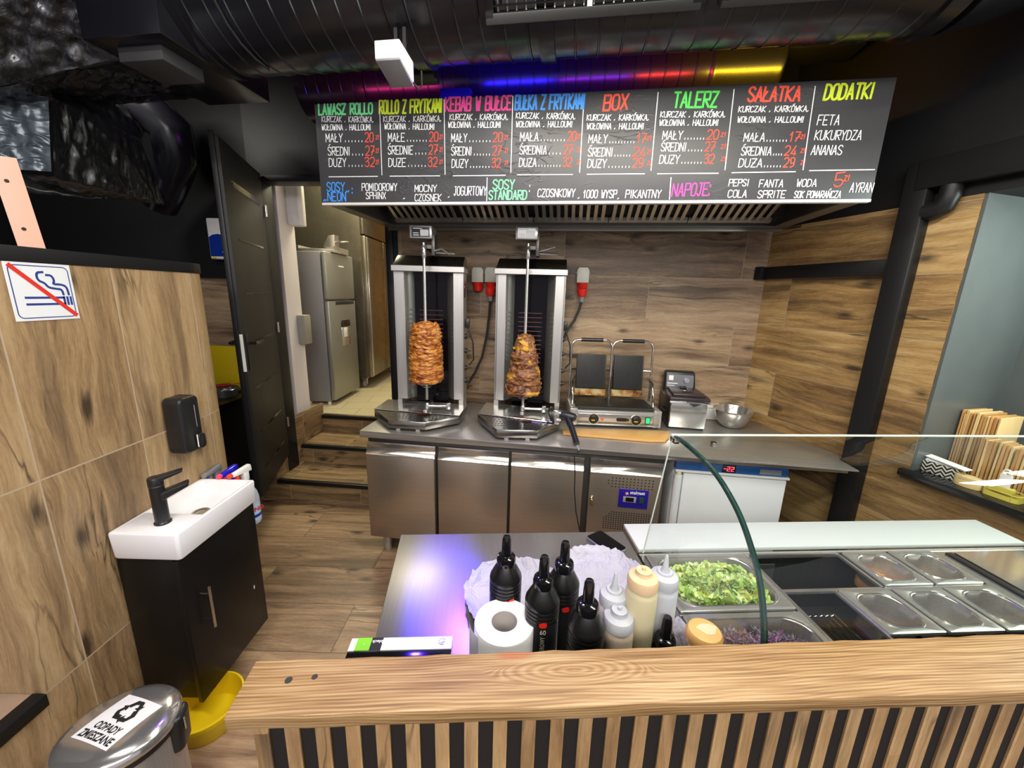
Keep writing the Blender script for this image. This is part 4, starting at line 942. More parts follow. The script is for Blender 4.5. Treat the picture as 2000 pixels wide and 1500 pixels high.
kebab_grill('kebab grill on the left by the kitchen doorway, holding the tall orange chicken kebab', (778, 780), (905, 783),
            [(731, 799), (758, 820), (831, 824), (897, 812), (912, 793), (758, 783)], (628, 746), (831, 498, 831, 772),
            ('chicken_kebab', 3, 'tall orange brown chicken kebab stack on the left grill spit', ['#54240c', '#98511c', '#bd7a32', '#d6a055'], 240, [(.080, .0), (.092, .02), (.096, .15), (.095, .4), (.088, .6), (.084, .78), (.080, .9), (.06, .97), (.03, 1)]))
kebab_grill('kebab grill on the right next to the contact grill, holding the lumpy dark beef kebab', (965, 783), (1092, 790),
            [(933, 808), (970, 838), (1050, 840), (1085, 826), (1098, 806), (950, 789)], (652, 769), (1028, 500, 1024, 790),
            ('beef_kebab', 9, 'lumpy cone of dark brown beef kebab with yellow fat on the right grill spit', ['#3a1c10', '#6a3c22', '#8a5a36', '#a87a4c', '#d9a030'], 150, [(.088, .0), (.102, .03), (.104, .12), (.098, .25), (.096, .35), (.078, .45), (.078, .55), (.074, .66), (.062, .70), (.058, .8), (.048, .9), (.03, .97), (.01, 1)]))

# sockets on the back wall with red plugs
def socket(px, py, label, plug=True, cablepts=None):
    p = on(px, py, WR, (WBd.y, -WBd.x, 0)); L = frame(p, WBang)
    s = thing('power_socket', label, 'socket', p, WBang, 'red industrial sockets on the back wall')
    obj('housing', MB().prism([(-.042, 0), (.042, 0), (.042, .085), (.030, .105), (-.030, .105), (-.042, .085)], 0, .07, .006, M=Matrix.Rotation(PI / 2, 4, 'X')), pm('cream_grey_plastic', '#d6d3c4', .45), s)
    obj('screw_lug', MB().box(-.05, -.038, -.03, -.01, .06, .075).box(.038, .05, -.03, -.01, .06, .075), m_grey, s)
    obj('socket_flap', MB().lathe([(0, -.045), (.030, -.045), (.036, -.03), (.036, .02), (0, .02)], 20, Matrix.Translation((0, -.045, -.01)) @ Matrix.Rotation(.35, 4, 'X')), m_red, s)
    if plug:
        pl_ = thing('power_plug', label.replace('socket', 'plug hanging from the socket', 1), 'plug', p, WBang)
        pl_['label'] = plug
        obj('plug_body', MB().lathe([(0, -.085), (.022, -.085), (.033, -.07), (.033, -.03), (0, -.03)], 20, Matrix.Translation((0, -.075, -.01)) @ Matrix.Rotation(.15, 4, 'X')).lathe([(0, -.03), (.034, -.03), (.034, -.024), (0, -.024)], 20, Matrix.Translation((0, -.082, -.045)) @ Matrix.Rotation(PI / 2, 4, 'X')), m_red, pl_)
        obj('plug_grip', MB().lathe([(0, -.125), (.014, -.125), (.020, -.085), (0, -.085)], 16, Matrix.Translation((0, -.075, -.01)) @ Matrix.Rotation(.15, 4, 'X')), m_grey, pl_)
        obj('plug_cable', MB().tube([Vector(q) for q in cablepts], .009, 8), m_cable, pl_)
    return s
socket(936, 552, 'white and red wall socket just right of the left kebab grill, without a plug', False)
socket(961, 552, 'white and red wall socket half hidden by the right kebab grill, cable plugged in', 'red plug with long black cable hanging between the two kebab grills',
       [(0, -.065, -.13), (-.005, -.062, -.22), (-.02, -.07, -.38), (-.05, -.09, -.54), (-.10, -.10, -.66), (-.15, -.10, -.74)])
socket(1137, 553, 'white and red wall socket above the contact grill, right of the kebab grills', 'red plug with short black cable hanging above the contact grill',
       [(0, -.065, -.13), (-.01, -.065, -.18), (-.04, -.07, -.26), (-.085, -.09, -.33), (-.11, -.11, -.40)])

# ------------------------------------------------------------------ contact grill
gA = at(1113, 829, .885); gB = at(1288, 836, .885); ga = math.atan2(gB.y - gA.y, gB.x - gA.x); gW = math.hypot(gB.x - gA.x, gB.y - gA.y)
cg = thing('contact_grill', 'double ribbed contact grill with both plates open beside the right kebab grill', 'contact grill', (gA.x, gA.y, .871), ga)
m_cast = pm('black_cast_iron', (.020, .019, .018), .45, bump=.15, vs=90)
gh = .125
bd_ = obj('body', MB().box(0, gW, .0, .295, .016, gh - .012, .004).box(-.004, .045, -.004, .30, .014, gh + .0, .004).box(gW - .045, gW + .004, -.004, .30, .014, gh, .004), m_steel, cg)
obj('base_plate', MB().box(.01, gW - .01, .01, .29, .0, .016), m_matte, cg)
b = MB().box(.035, gW - .035, .02, .25, gh - .012, gh + .008, .002)
for k in range(46): b.box(.045 + k * (gW - .09) / 46, .045 + (k + .5) * (gW - .09) / 46, .022, .248, gh + .008, gh + .014)
obj('lower_plate', b, m_cast, cg)
m_rust = NT('greasy_steel_splash'); _n = m_rust.n('TexNoise', Vector=m_rust.n('TexCoord').outputs['Object'], Scale=14.0, Detail=5.0).outputs[0]
m_rust.set(Base__Color=m_rust.ramp(_n, [(.4, srgb('#c3ad7c')), (.52, srgb('#a8733a')), (.62, srgb('#3e2616'))]), Roughness=.4, Metallic=.4); m_rust = m_rust.m
for s in (0, 1):
    x0 = .055 + s * (gW / 2 - .03); x1 = x0 + gW / 2 - .085
    lean = Matrix.Translation((0, .262, gh + .03)) @ Matrix.Rotation(math.radians(-5), 4, 'X')
    up = obj('upper_plate', MB().box(x0, x1, -.01, .025, .045, .285, .004, M=lean), m_cast, cg)
    b = MB()
    for k in range(22): b.box(x0 + .006 + k * (x1 - x0 - .012) / 22, x0 + .006 + (k + .5) * (x1 - x0 - .012) / 22, -.015, -.01, .05, .282, M=lean)
    obj('plate_ribs', b, m_cast, up)
    obj('splash_strip', MB().box(x0 - .006, x1 + .006, .0, .012, -.005, .042, M=lean), m_rust, cg)
    xl, xr = x0 - .045, x1 + .030
    if s: xl, xr = x0 - .022, x1 + .05
    pts = [(xl, -.02, -.03), (xl, -.022, .15), (xl, -.024, .33)] + [(xl + .05 - .05 * math.cos(a), -.026, .33 + .055 * math.sin(a)) for a in [PI / 2 * k / 6 for k in range(1, 7)]] + [(xr - .05 + .05 * math.sin(a), -.026, .33 + .055 * math.cos(a)) for a in [PI / 2 * k / 6 for k in range(0, 6)]] + [(xr, -.024, .33), (xr, -.022, .15), (xr, -.02, -.03)]
    h_ = obj('lift_handle', MB().tube(pts, .007, 10, M=lean).tube([(xl, -.022, .18), (x0, .0, .18)], .006, 8, M=lean).tube([(xr, -.022, .18), (x1, .0, .18)], .006, 8, M=lean), m_chrome, cg)
    obj('handle_grip', MB().tube([(xl + .065, -.026, .385), (xr - .065, -.026, .385)], .0135, 14, M=lean), m_plast, h_)
for x in (.02, gW - .02):
    obj('spring_arm', MB().tube([(x, .10, gh - .03), (x, .13, gh + .06), (x, .17, gh + .14), (x + (.02 if x < .2 else -.02), .225, gh + .17)], .008, 10), m_chrome, cg)
fpl = obj('front_panel', MB().box(.05, gW - .05, -.006, .002, .022, gh - .030, .001), m_steelp, cg)
for x in (.15, gW - .155):
    k = obj('control_knob', MB().lathe([(0, 0), (.034, 0), (.034, .004), (.026, .006), (.023, .022), (0, .022)], 24, Matrix.Translation((x, -.006, .062)) @ Matrix.Rotation(PI / 2, 4, 'X')), m_plast, cg)
    obj('knob_ring', MB().lathe([(.032, .0045), (.036, .005), (.036, .0), (.034, 0)], 24, Matrix.Translation((x, -.006, .062)) @ Matrix.Rotation(PI / 2, 4, 'X')), m_chrome, k)
    obj('knob_mark', MB().box(x - .018, x + .004, -.0295, -.028, .056, .061), m_yellow, k)
for x, c in ((.205, '#e05a1c'), (gW - .21, '#3a2410')):
    obj('pilot_lamp', MB().lathe([(0, 0), (.010, 0), (.009, .005), (0, .007)], 16, Matrix.Translation((x, -.006, .062)) @ Matrix.Rotation(PI / 2, 4, 'X')), pm('pilot_lamp_lens', c, .25), cg)
obj('label_plate', MB().prism(roundrect(.275, .345, -.012, .012, .01), 0, .002, M=Matrix.Translation((.02, -.006, .062)) @ Matrix.Rotation(PI / 2, 4, 'X')), m_gloss, cg)
sw_ = obj('power_switch', MB().box(gW - .098, gW - .068, -.010, -.005, .038, .086, .002), m_plast, cg)
obj('green_rocker', MB().box(gW - .094, gW - .072, -.0125, -.009, .044, .080, .001), pm('green_lit_rocker', '#12c24a', .3, emit=(.03, .9, .25), es=.8), sw_)

# deep fryer
fA = at(1305, 836, .875); fB = at(1372, 838, .875); fa_ = math.radians(-9); fW = (fB - fA).length
fy = thing('deep_fryer', 'small steel deep fryer with dark lid and control head right of the contact grill', 'deep fryer', (fA.x, fA.y, .871), fa_)
m_lid = pm('dark_brown_lid', (.030, .020, .022), .3)
obj('base', MB().box(.006, fW - .006, .01, .33, 0, .012), m_matte, fy)
obj('steel_body', MB().box(0, fW, 0, .34, .012, .19, .006), m_steelp, fy)
obj('side_panel', MB().box(-.004, .002, .01, .34, .012, .18, .003), m_plast, fy)
lid = obj('lid', MB().prism([(-.012, -.006), (fW + .012, -.006), (fW + .02, .10), (fW + .0, .24), (0, .24), (-.02, .10)], .19, .215, .008, 2).prism([(.01, .02), (fW - .01, .02), (fW - .02, .22), (.02, .22)], .213, .235, .008, 2), m_lid, fy)
obj('rim', MB().box(-.012, fW + .012, -.012, -.004, .180, .19, .002), m_chrome, fy)
obj('lid_window', MB().box(fW * .35, fW * .65, .06, .18, .233, .238, .003), m_gloss, lid)
obj('lid_button', MB().box(fW * .4, fW * .58, .17, .21, .234, .25, .004), m_plast, lid)
obj('front_tab', MB().prism([(fW * .42, 0), (fW * .85, 0), (fW * .8, .02), (fW * .62, .035), (fW * .5, .02)], 0, .01, .002, M=Matrix.Translation((0, -.008, .195)) @ Matrix.Rotation(-PI / 2, 4, 'X')), m_lid, lid)
ctrl = obj('control_head', MB().hexa([(.0, .25, .19), (fW - .01, .25, .19), (fW - .01, .33, .19), (.0, .33, .19), (.005, .275, .335), (fW - .02, .275, .335), (fW - .02, .33, .34), (.005, .33, .34)], .014, 3), m_plast, fy)
cm_ = Matrix.Translation((0, .2515, .20)) @ Matrix.Rotation(math.radians(80.2), 4, 'X')
obj('control_plate', MB().prism(roundrect(.016, fW - .03, .022, .115, .012), .0, .002, M=cm_), pm('grey_silver_plate', '#77777a', .3, .6), ctrl)
obj('dial', MB().lathe([(0, 0), (.020, 0), (.017, .012), (0, .013)], 20, cm_ @ Matrix.Translation((fW * .66, .075, .001))), m_chrome, ctrl)
obj('plate_sticker', MB().box(.03, .06, .075, .108, .002, .003, M=cm_).box(.02, .09, .050, .056, .002, .003, M=cm_).box(.02, .07, .036, .040, .002, .003, M=cm_), m_white, ctrl)
obj('side_handle', MB().tube([(-.004, .08, .10), (-.02, .09, .10), (-.02, .16, .10), (-.004, .17, .10)], .006, 8), m_plast, fy)

# steel mixing bowl, white container behind it
bp = at(1436, 839, .872); bl_ = tag(obj('mixing_bowl', MB().lathe([(0, .002), (.055, .0), (.066, .004), (.10, .05), (.116, .105), (.119, .118), (.122, .121), (.119, .121), (.112, .106), (.096, .052), (.062, .009), (0, .006)], 48), m_steelp), 'steel mixing bowl on the worktop in the right hand corner', 'bowl')
bl_.location = (bp.x + .01, bp.y + .075, .871)
wp_ = at(1390, 822, .872); wc = thing('white_container', 'white plastic container behind the steel bowl beside the deep fryer', 'container', (wp_.x - .085, wp_.y + .05, .871), math.radians(-12))
obj('tub', MB().prism(roundrect(0, .16, 0, .13, .02), 0, .085, .004), m_white, wc)
obj('lid', MB().prism(roundrect(-.006, .166, -.006, .136, .022), .085, .098, .004), m_white, wc)
obj('lid_panel', MB().prism(roundrect(.02, .14, .02, .11, .02), .098, .101, .002), pm('beige_lid_panel', '#c9c2b2', .5), wc)
# tan peel board lying in front of the contact grill
Q = [at(*p, .885) for p in ((1100, 846), (1270, 860), (1300, 860), (1308, 852), (1306, 842), (1290, 841), (1118, 836), (1098, 839))]
tag(obj('peel_board', MB().prism([(p.x, p.y) for p in Q], .872, .886, .003), pm('tan_board', '#c89a57', .45, var=.05, vs=9)), 'tan flat board with rounded end lying in front of the contact grill', 'board')
# electric kebab knife lying on the right drip tray
kp = at(1088, 822, .955)
kn_ = thing('kebab_knife', 'black electric kebab knife with round blade guard resting on the right drip tray', 'electric knife', (kp.x, kp.y, .945), math.radians(0))
Mk = Matrix.Rotation(math.radians(-20), 4, 'Z')
obj('blade_disc', MB().lathe([(0, -.012), (.045, -.010), (.052, 0), (.045, .010), (0, .012)], 32, Mk @ Matrix.Translation((-.03, .0, .045)) @ Matrix.Rotation(math.radians(70), 4, 'Y')), m_plast, kn_)
obj('blade_guard', MB().box(-.03, .03, -.028, .022, .018, .075, .008, M=Mk).box(-.065, -.02, -.035, -.015, .005, .028, .006, M=Mk).box(-.01, .02, -.04, .02, .0, .03, .004, M=Mk), m_steelp, kn_)
hp = [(.02, -.01, .05), (.06, -.03, .052), (.095, -.045, .048)]
obj('motor_head', MB().tube(hp, [.028, .030, .024], 16).tube([(.095, -.045, .048), (.105, -.05, .046)], [.024, .016], 16), m_plast, kn_)
obj('grip', MB().tube([(.055, -.035, .045), (.075, -.095, .005), (.088, -.15, -.035), (.095, -.19, -.062)], [.020, .017, .016, .018], 14, sq=(1, 1.2)), m_plast, kn_)
e0 = Vector((.097, -.20, -.07)); kpw = Vector((kp.x, kp.y, .945))
ground = [at(1118, 862, .84), at(1121, 885, .78)]
cpts = [e0, Vector((.104, -.235, -.085))]
fpt = lambda px, py: on(px, py, BO + Vector((0, -.085, 0)), (math.sin(-BA), math.cos(BA), 0)) - kpw
for q in ((1122, 890), (1123, 925), (1122, 960), (1125, 1000), (1131, 1030), (1137, 1055), (1150, 1090)): cpts.append(fpt(*q))
obj('cable_sleeve', MB().tube([cpts[0], cpts[1]], [.007, .004], 10), m_grey, kn_)
obj('power_cable', MB().tube(cpts[1:], .0035, 8), m_cable, kn_)
# ------------------------------------------------------------------ steel table, prep fridge, glass guard
GO = Vector((.462, 1.179, 0)); GA = math.radians(4.06); MG = frame(GO, GA); IG = MG.inverted()
def g(px, py, z): return IG @ at(px, py, z)
TZ = .85
tb = thing('steel_table', 'low stainless steel worktable under the sauce bottles behind the wooden bar', 'table', GO, GA)
obj('top', MB().prism([(-.838, .128), (-.802, -.46), (-.022, -.46), (-.022, .128)], TZ - .035, TZ, .002), m_steeltop, tb)
for x, y in ((-.78, .09), (-.75, -.42), (-.07, .09), (-.07, -.42)): obj('leg', MB().box(x - .02, x + .02, y - .02, y + .02, 0, TZ - .035, .003), m_steelv, tb)
obj('lower_shelf', MB().box(-.77, -.05, -.42, .09, .16, .18), m_steel, tb)

pf = thing('prep_fridge', 'stainless steel salad prep fridge with pan wells under the curved glass', 'prep fridge', GO, GA)
UR = 1.47; VB = -.53
UC = [.0, .357, .529, .700, .872, 1.044]; VR = -.183
m_well = steel('well_steel_dark', '#4b4946', .35, 2)
b = MB().box(-.018, UR, -.002, .0, 0, TZ - .0).box(-.018, -.014, VB, 0, 0, TZ).box(-.018, UR, VB, VB + .004, 0, TZ).box(UR - .004, UR, VB, 0, 0, TZ)
obj('outer_body', b, m_steelv, pf)
b = MB().box(-.018, UR, -.014, .0, TZ - .012, TZ).box(-.018, .002, VB, -.014, TZ - .012, TZ).box(1.05, UR, VB, -.014, TZ - .012, TZ - .002)
b.box(.352, .366, VB, -.014, TZ - .010, TZ - .003).box(.0, UR, VB, VB + .02, TZ - .012, TZ).box(.366, 1.05, VR - .006, VR + .006, TZ - .010, TZ - .002).box(.0, .352, -.264, -.258, TZ - .012, TZ - .004)
b.box(.690, .699, -.18, -.014, TZ - .010, TZ - .002).box(.527, .534, VB, VR, TZ - .010, TZ - .003).box(.366, .69, -.022, -.014, TZ - .012, TZ + .002, .001)
obj('top_frame', b, m_steelp, pf)
b = MB().box(.0, .006, VB, 0, .62, TZ - .012).box(.352, .356, VB, 0, .62, TZ - .012).box(1.046, 1.05, VB, 0, .62, TZ - .012).box(0, 1.05, -.006, -.002, .62, TZ - .012).box(0, 1.05, VB + .004, VB + .008, .62, TZ - .012).box(0, 1.05, VB, 0, .61, .62)
obj('well_lining', b, m_well, pf)
obj('well_divider', MB().box(.37, .45, -.175, -.03, TZ - .095, TZ - .088).box(.366, .372, -.18, -.02, TZ - .18, TZ - .02).box(.366, .46, -.03, -.026, TZ - .18, TZ - .03), pm('dark_grey_liner', '#3b3a3a', .4), pf)
rk = MB()
for k in range(9): rk.tube([(.385 + k * .0185, -.50, TZ - .08), (.385 + k * .0185, VR - .012, TZ - .08)], .0022, 6)
rk.tube([(.375, VR - .014, TZ - .082), (.535, VR - .014, TZ - .082)], .003, 6).tube([(.375, -.45, TZ - .084), (.535, -.45, TZ - .084)], .003, 6)
tag(obj('wire_rack', rk, m_chrome, None), 'wire rack standing down in the dark front well of the prep fridge', 'rack').matrix_world = MG
obj('gasket', MB().box(1.085, 1.11, VB + .03, -.03, TZ - .002, TZ + .004, .001).box(1.12, 1.125, VB + .03, -.03, TZ - .002, TZ + .002), m_plast, pf)
wbd = tag(obj('cutting_board', MB().box(-.012, 1.448, .005, .158, TZ - .002, TZ + .013, .003), pm('white_polyethylene', '#c2c5c4', .45, var=.02, vs=6)), 'long white plastic cutting board along the rear of the prep fridge', 'cutting board')
wbd.matrix_world = MG
# gastronorm pans
def pan(label, u0, u1, v0, v1, depth, rad, group=None, fill=None, lip=.017):
    p = thing('food_pan', label, 'food pan', MG @ Vector(((u0 + u1) / 2, (v0 + v1) / 2, TZ)), GA, group)
    w_, d_ = (u1 - u0) / 2 - .002, (v1 - v0) / 2 - .002
    rings = []
    for ins, z, r in ((0, -.004, .006), (0, .003, .006), (.002, .004, .008), (lip, .004, rad), (lip + .003, .001, rad), (lip + .006, -depth * .3, rad * .95), (lip + .011, -depth * .97, rad * .85), (lip + .017, -depth, rad * .7)):
        rings.append([(x, y, z) for x, y in roundrect(-w_ + ins, w_ - ins, -d_ + ins, d_ - ins, r, 7)])
    b = MB().grid(rings, wrap=True); b.poly(rings[-1])
    bmesh.ops.recalc_face_normals(b.b, faces=b.b.faces[:])
    obj('pan', b, m_steel, p)
    obj('rolled_rim', MB().tube([(x, y, .0035) for x, y in roundrect(-w_ + lip, w_ - lip, -d_ + lip, d_ - lip, rad, 7)], .0022, 6, closed=True), m_steelp, p)
    return p, w_, d_
def fillpoly(w_, d_, ins, rad, z): return [(x, y, z) for x, y in roundrect(-w_ + ins, w_ - ins, -d_ + ins, d_ - ins, rad, 7)]
lp, lw, ld = pan('large food pan of chopped green lettuce under the glass', .003, .350, -.258, -.014, .10, .055)
cp_, cw, cd = pan('large food pan of shredded red cabbage in front of the lettuce pan', .003, .350, -.515, -.266, .10, .055)
pr_ = random.Random(12)
def shreds(name, label, cat, parent_m, w_, d_, n, size, cols, z0, dome, curl, thin=1.0):
    b = MB(); bm = b.b; cl = bm.loops.layers.color.new('Col')
    for i in range(n):
        x = pr_.uniform(-1, 1); y = pr_.uniform(-1, 1)
        if abs(x) ** 4 + abs(y) ** 4 > .92: continue
        h = z0 + dome * (1 - .5 * x * x - .4 * y * y) + dome * .5 * noise.noise(Vector((x * 2, y * 2, n)))
        s = size * pr_.uniform(.55, 1.3); R = Matrix.Translation((x * w_, y * d_, h + pr_.uniform(-.006, .008))) @ Matrix.Rotation(pr_.uniform(0, 2 * PI), 4, 'Z') @ Matrix.Rotation(pr_.gauss(0, .55), 4, 'X') @ Matrix.Rotation(pr_.gauss(0, .4), 4, 'Y')
        c = pr_.choice(cols); j = pr_.uniform(.85, 1.12); c = (c[0] * j, c[1] * j, c[2] * j, 1)
        V = []
        for a in range(5):
            for q in range(3):
                u = a / 4 * 2 - 1; v = q - 1
                V.append(bm.verts.new(R @ Vector((u * s, v * s * .62 * thin * (1 - .3 * abs(u)) + (s * curl * .6 * u * u if thin < .5 else 0), s * curl * (u * u - .4) + .25 * s * noise.noise(Vector((i + u * 2, v * 2, 1))) * (1 if thin > .5 else .4)))))
        for a in range(4):
            for q in range(2):
                f = bm.faces.new((V[a * 3 + q], V[(a + 1) * 3 + q], V[(a + 1) * 3 + q + 1], V[a * 3 + q + 1]))
                for l in f.loops: l[cl] = c
    t = NT(name + '_leaf'); vc = t.n('VertexColor', _layer_name='Col').outputs[0]
    nz = t.n('TexNoise', Vector=t.n('TexCoord').outputs['Object'], Scale=60.0).outputs[0]
    t.set(Base__Color=t.mix(t.math('MULTIPLY', nz, .5), vc, t.mix(.5, vc, (.8, .8, .7, 1))), Roughness=.38, Subsurface__Weight=.0)
    o = obj(name, b, t.m, smooth=80); o.matrix_world = parent_m; o['kind'] = 'stuff'; tag(o, label, cat); return o
LG = [srgb(c) for c in ('#d0e283', '#dbe89c', '#c2da6c', '#e4ecb4', '#b2cf58', '#dcd873', '#e8efc6', '#d5e38f')]
MPl = frame(lp.location, GA); MPc = frame(cp_.location, GA)
shreds('chopped_lettuce', 'heap of chopped pale green lettuce filling the large pan', 'lettuce', MPl, lw - .032, ld - .032, 1700, .0165, LG, -.045, .046, .45)
CB = [srgb(c) for c in ('#8a0f92', '#6a0a86', '#ab2ca4', '#c96cbc', '#520870', '#951a8c', '#7a0ca8')]
shreds('shredded_cabbage', 'heap of shredded purple cabbage filling the pan in front', 'cabbage', MPc, cw - .03, cd - .03, 1300, .016, CB, -.045, .034, .55, thin=.22)
P6 = 'small food pans on the right of the prep fridge'
def small(label, i, row, fill=None):
    v0, v1 = (-.178, -.016) if row == 0 else (-.352, -.188)
    return pan(label, UC[i] + .003, UC[i + 1] - .001, v0, v1, .09, .045, P6)
m_sauce = pm('orange_brown_sauce', '#b0763a', .25, var=.15, vs=12)
for lab, i, row, col, cn in (('small rear food pan with orange sauce, left of the rear pair', 3, 0, '#b07a42', 'orange sauce lying in the left rear small pan'), ('small rear food pan with pale brown salad, right of the rear pair', 4, 0, '#8f775c', 'pale brown salad lying in the right rear small pan'),
                         ('small front food pan with purple onion juice, leftmost of the front three', 2, 1, '#5d4348', 'purple onion juice with slivers lying in the leftmost front small pan'), ('nearly empty small front food pan, middle of the front three', 3, 1, None, None), ('nearly empty small front food pan, rightmost of the front three', 4, 1, None, None)):
    p, pw, pdp = small(lab, i, row)
    if col:
        b = MB(); pts = fillpoly(pw, pdp, .024, .036, 0)
        b.prism([q[:2] for q in pts], -.088, -.058 if row == 0 else -.074, .003)
        if row == 0:
            rs = random.Random(i)
            for k in range(60): b.ball((rs.uniform(-.045, .045), rs.uniform(-.045, .045), -.058), (rs.uniform(.005, .012), rs.uniform(.004, .009), rs.uniform(.003, .007)), 8)
        f = tag(obj('pan_contents', b, pm('contents_' + str(i) + str(row), col, .3, var=.25, vs=30)), cn, 'food'); f.location = p.location; f.rotation_euler = (0, 0, GA); f['kind'] = 'stuff'
        if row == 1:
            rs = random.Random(4)
            for k in range(7):
                bb = MB(); a0 = rs.uniform(0, 6); rr = rs.uniform(.008, .014)
                bb.tube([(rr * math.cos(a0 + t * .3), rr * math.sin(a0 + t * .3), 0) for t in range(rs.choice((3, 4, 7)))], .002, 6)
                s_ = tag(obj('onion_sliver', bb, pm('onion_white_pink', '#d8bccb', .35) if k == 0 else bpy.data.materials['onion_white_pink']), 'small pale pink onion sliver on the wall and juice of the leftmost front pan', 'onion', 'onion slivers in the leftmost front pan')
                s_.location = MG @ Vector((UC[2] + .085 + rs.uniform(-.04, .04), -.27 + rs.uniform(-.045, .045), TZ - .0715)); 
# curved glass guard
gp = [(-.098, 1.314), (-.14, 1.317), (-.1817, 1.3157), (-.26, 1.310), (-.331, 1.294), (-.3967, 1.264), (-.4406, 1.232), (-.486, 1.184), (-.511, 1.145), (-.529, 1.102), (-.542, 1.061), (-.553, 1.0), (-.560, .93), (-.563, .852)]
def smooth_profile(p, n=4):
    out = []
    for i in range(len(p) - 1):
        p0 = Vector(p[max(0, i - 1)]); p1 = Vector(p[i]); p2 = Vector(p[i + 1]); p3 = Vector(p[min(len(p) - 1, i + 2)])
        for k in range(n):
            t = k / n; out.append(tuple(.5 * ((2 * p1) + (p2 - p0) * t + (2 * p0 - 5 * p1 + 4 * p2 - p3) * t * t + (3 * p1 - p0 - 3 * p2 + p3) * t ** 3)))
    return out + [tuple(p[-1])]
gs = smooth_profile(gp); U1 = UR
gg = thing('glass_guard', 'curved clear glass sneeze guard over the prep fridge pans', 'glass guard', GO, GA)
b = MB(); TH = .010
nr = []
for i, q in enumerate(gs):
    a = Vector(gs[max(0, i - 1)]); c = Vector(gs[min(len(gs) - 1, i + 1)]); d = (c - a).normalized(); nr.append(Vector((-d.y, d.x)))
ins = [(q[0] + n.x * TH, q[1] + n.y * TH) for q, n in zip(gs, nr)]
b.grid([[(.010, y, z) for y, z in gs], [(U1, y, z) for y, z in gs]])
obj('curved_pane', b, m_glass, gg)
for u in (.010, U1):
    b = MB(); b.grid([[(u - .004, y, z) for y, z in gs], [(u - .004, y, z) for y, z in ins]]).grid([[(u + .004, y, z) for y, z in gs], [(u + .004, y, z) for y, z in ins]]).grid([[(u - .004, y, z) for y, z in gs], [(u + .004, y, z) for y, z in gs]]).grid([[(u - .004, y, z) for y, z in ins], [(u + .004, y, z) for y, z in ins]])
    obj('pane_edge', b, m_glassedge, gg)
m_edgel = pm('bright_glass_edge', '#dfeadb', .15, spec=.8)
obj('top_edge', MB().box(.0, U1, -.100, -.094, 1.3125, 1.3165), m_edgel, gg)
sp_ = [(.0, TZ + .002), (-.0387, 1.03), (-.0727, 1.189), (-.098, 1.312)]
for u, nm in ((.002, 'side_pane'), (U1 - .003, 'side_pane')):
    q = [(u, y, z) for y, z in sp_] + [(u, y, z) for y, z in gs]
    obj(nm, MB().poly(q), m_glass, gg, 0)
b = MB().tube([(.002, y, z) for y, z in sp_], .0022, 6)
obj('side_edge', b, m_edgel, gg)
obj('clamp', MB().box(-.004, .012, -.125, -.095, 1.296, 1.312, .003).lathe([(0, 0), (.008, 0), (.008, .012), (0, .012)], 12, Matrix.Translation((.09, -.16, 1.305))), m_chrome, gg)

# ------------------------------------------------------------------ wooden bar with slats
BZ = 1.07
bq = [at(500, 1290, BZ), at(436, 1402, BZ), at(2000, 1352, BZ), at(1995, 1238, BZ)]
ba = math.atan2(bq[3].y - bq[0].y, bq[3].x - bq[0].x); bo = Vector((bq[1].x, bq[1].y, 0)); Ib = frame(bo, ba).inverted()
L_ = [Ib @ q for q in bq]
m_pine = NT('weathered_pine')
_uv = m_pine.n('UVMap').outputs[0]
_w = m_pine.n('TexNoise', Vector=m_pine.n('Mapping', Vector=_uv, Scale=(2.0, 5, 1)).outputs[0], Scale=1.0, Detail=2.0).outputs[0]
# rings around two knots bend the grain
def knot(cx, cy, sx, sy):
    d = m_pine.n('VectorMath', _operation='SUBTRACT'); m_pine.l(_uv, d.inputs[0]); d.inputs[1].default_value = (cx, cy, 0)
    e = m_pine.n('VectorMath', _operation='MULTIPLY'); m_pine.l(d.outputs[0], e.inputs[0]); e.inputs[1].default_value = (sx, sy, 1)
    ln = m_pine.n('VectorMath', _operation='LENGTH'); m_pine.l(e.outputs[0], ln.inputs[0]); return ln.outputs['Value']
k1 = knot(.545, .055, 1 / .16, 1 / .036); k2 = knot(.445, .092, 1 / .05, 1 / .018)
base = m_pine.math('ADD', m_pine.n('SeparateXYZ', Vector=_uv).outputs[1], m_pine.math('MULTIPLY', m_pine.math('SUBTRACT', _w, .5), .05))
ph = m_pine.math('MULTIPLY', base, 1150.0)
kk1 = m_pine.math('SUBTRACT', 1.0, m_pine.math('MINIMUM', k1, 1.0)); kk2 = m_pine.math('SUBTRACT', 1.0, m_pine.math('MINIMUM', k2, 1.0))
sm = m_pine.ramp(kk1, [(0, (0, 0, 0, 1)), (.25, (1, 1, 1, 1))])
ph = m_pine.mix(sm, ph, m_pine.math('MULTIPLY', m_pine.math('ADD', k1, m_pine.math('MULTIPLY', _w, .45)), 44.0))
sn = m_pine.math('MULTIPLY_ADD', m_pine.math('SINE', ph), .5); sn.node.inputs[2].default_value = .5
_g = m_pine.n('TexNoise', Vector=m_pine.n('Mapping', Vector=_uv, Scale=(5, 190, 1)).outputs[0], Scale=1.0, Detail=5.0).outputs[0]
_b = m_pine.n('TexNoise', Vector=m_pine.n('Mapping', Vector=_uv, Scale=(2.2, 9, 1)).outputs[0], Scale=1.0, Detail=3.0).outputs[0]
f = m_pine.math('ADD', m_pine.math('ADD', m_pine.math('MULTIPLY', sn, .10), m_pine.math('MULTIPLY', _g, .62)), m_pine.math('MULTIPLY', _b, .32))
col = m_pine.ramp(f, [(.36, srgb('#735431')), (.47, srgb('#8f6d44')), (.55, srgb('#a38358')), (.68, srgb('#b89e74'))])
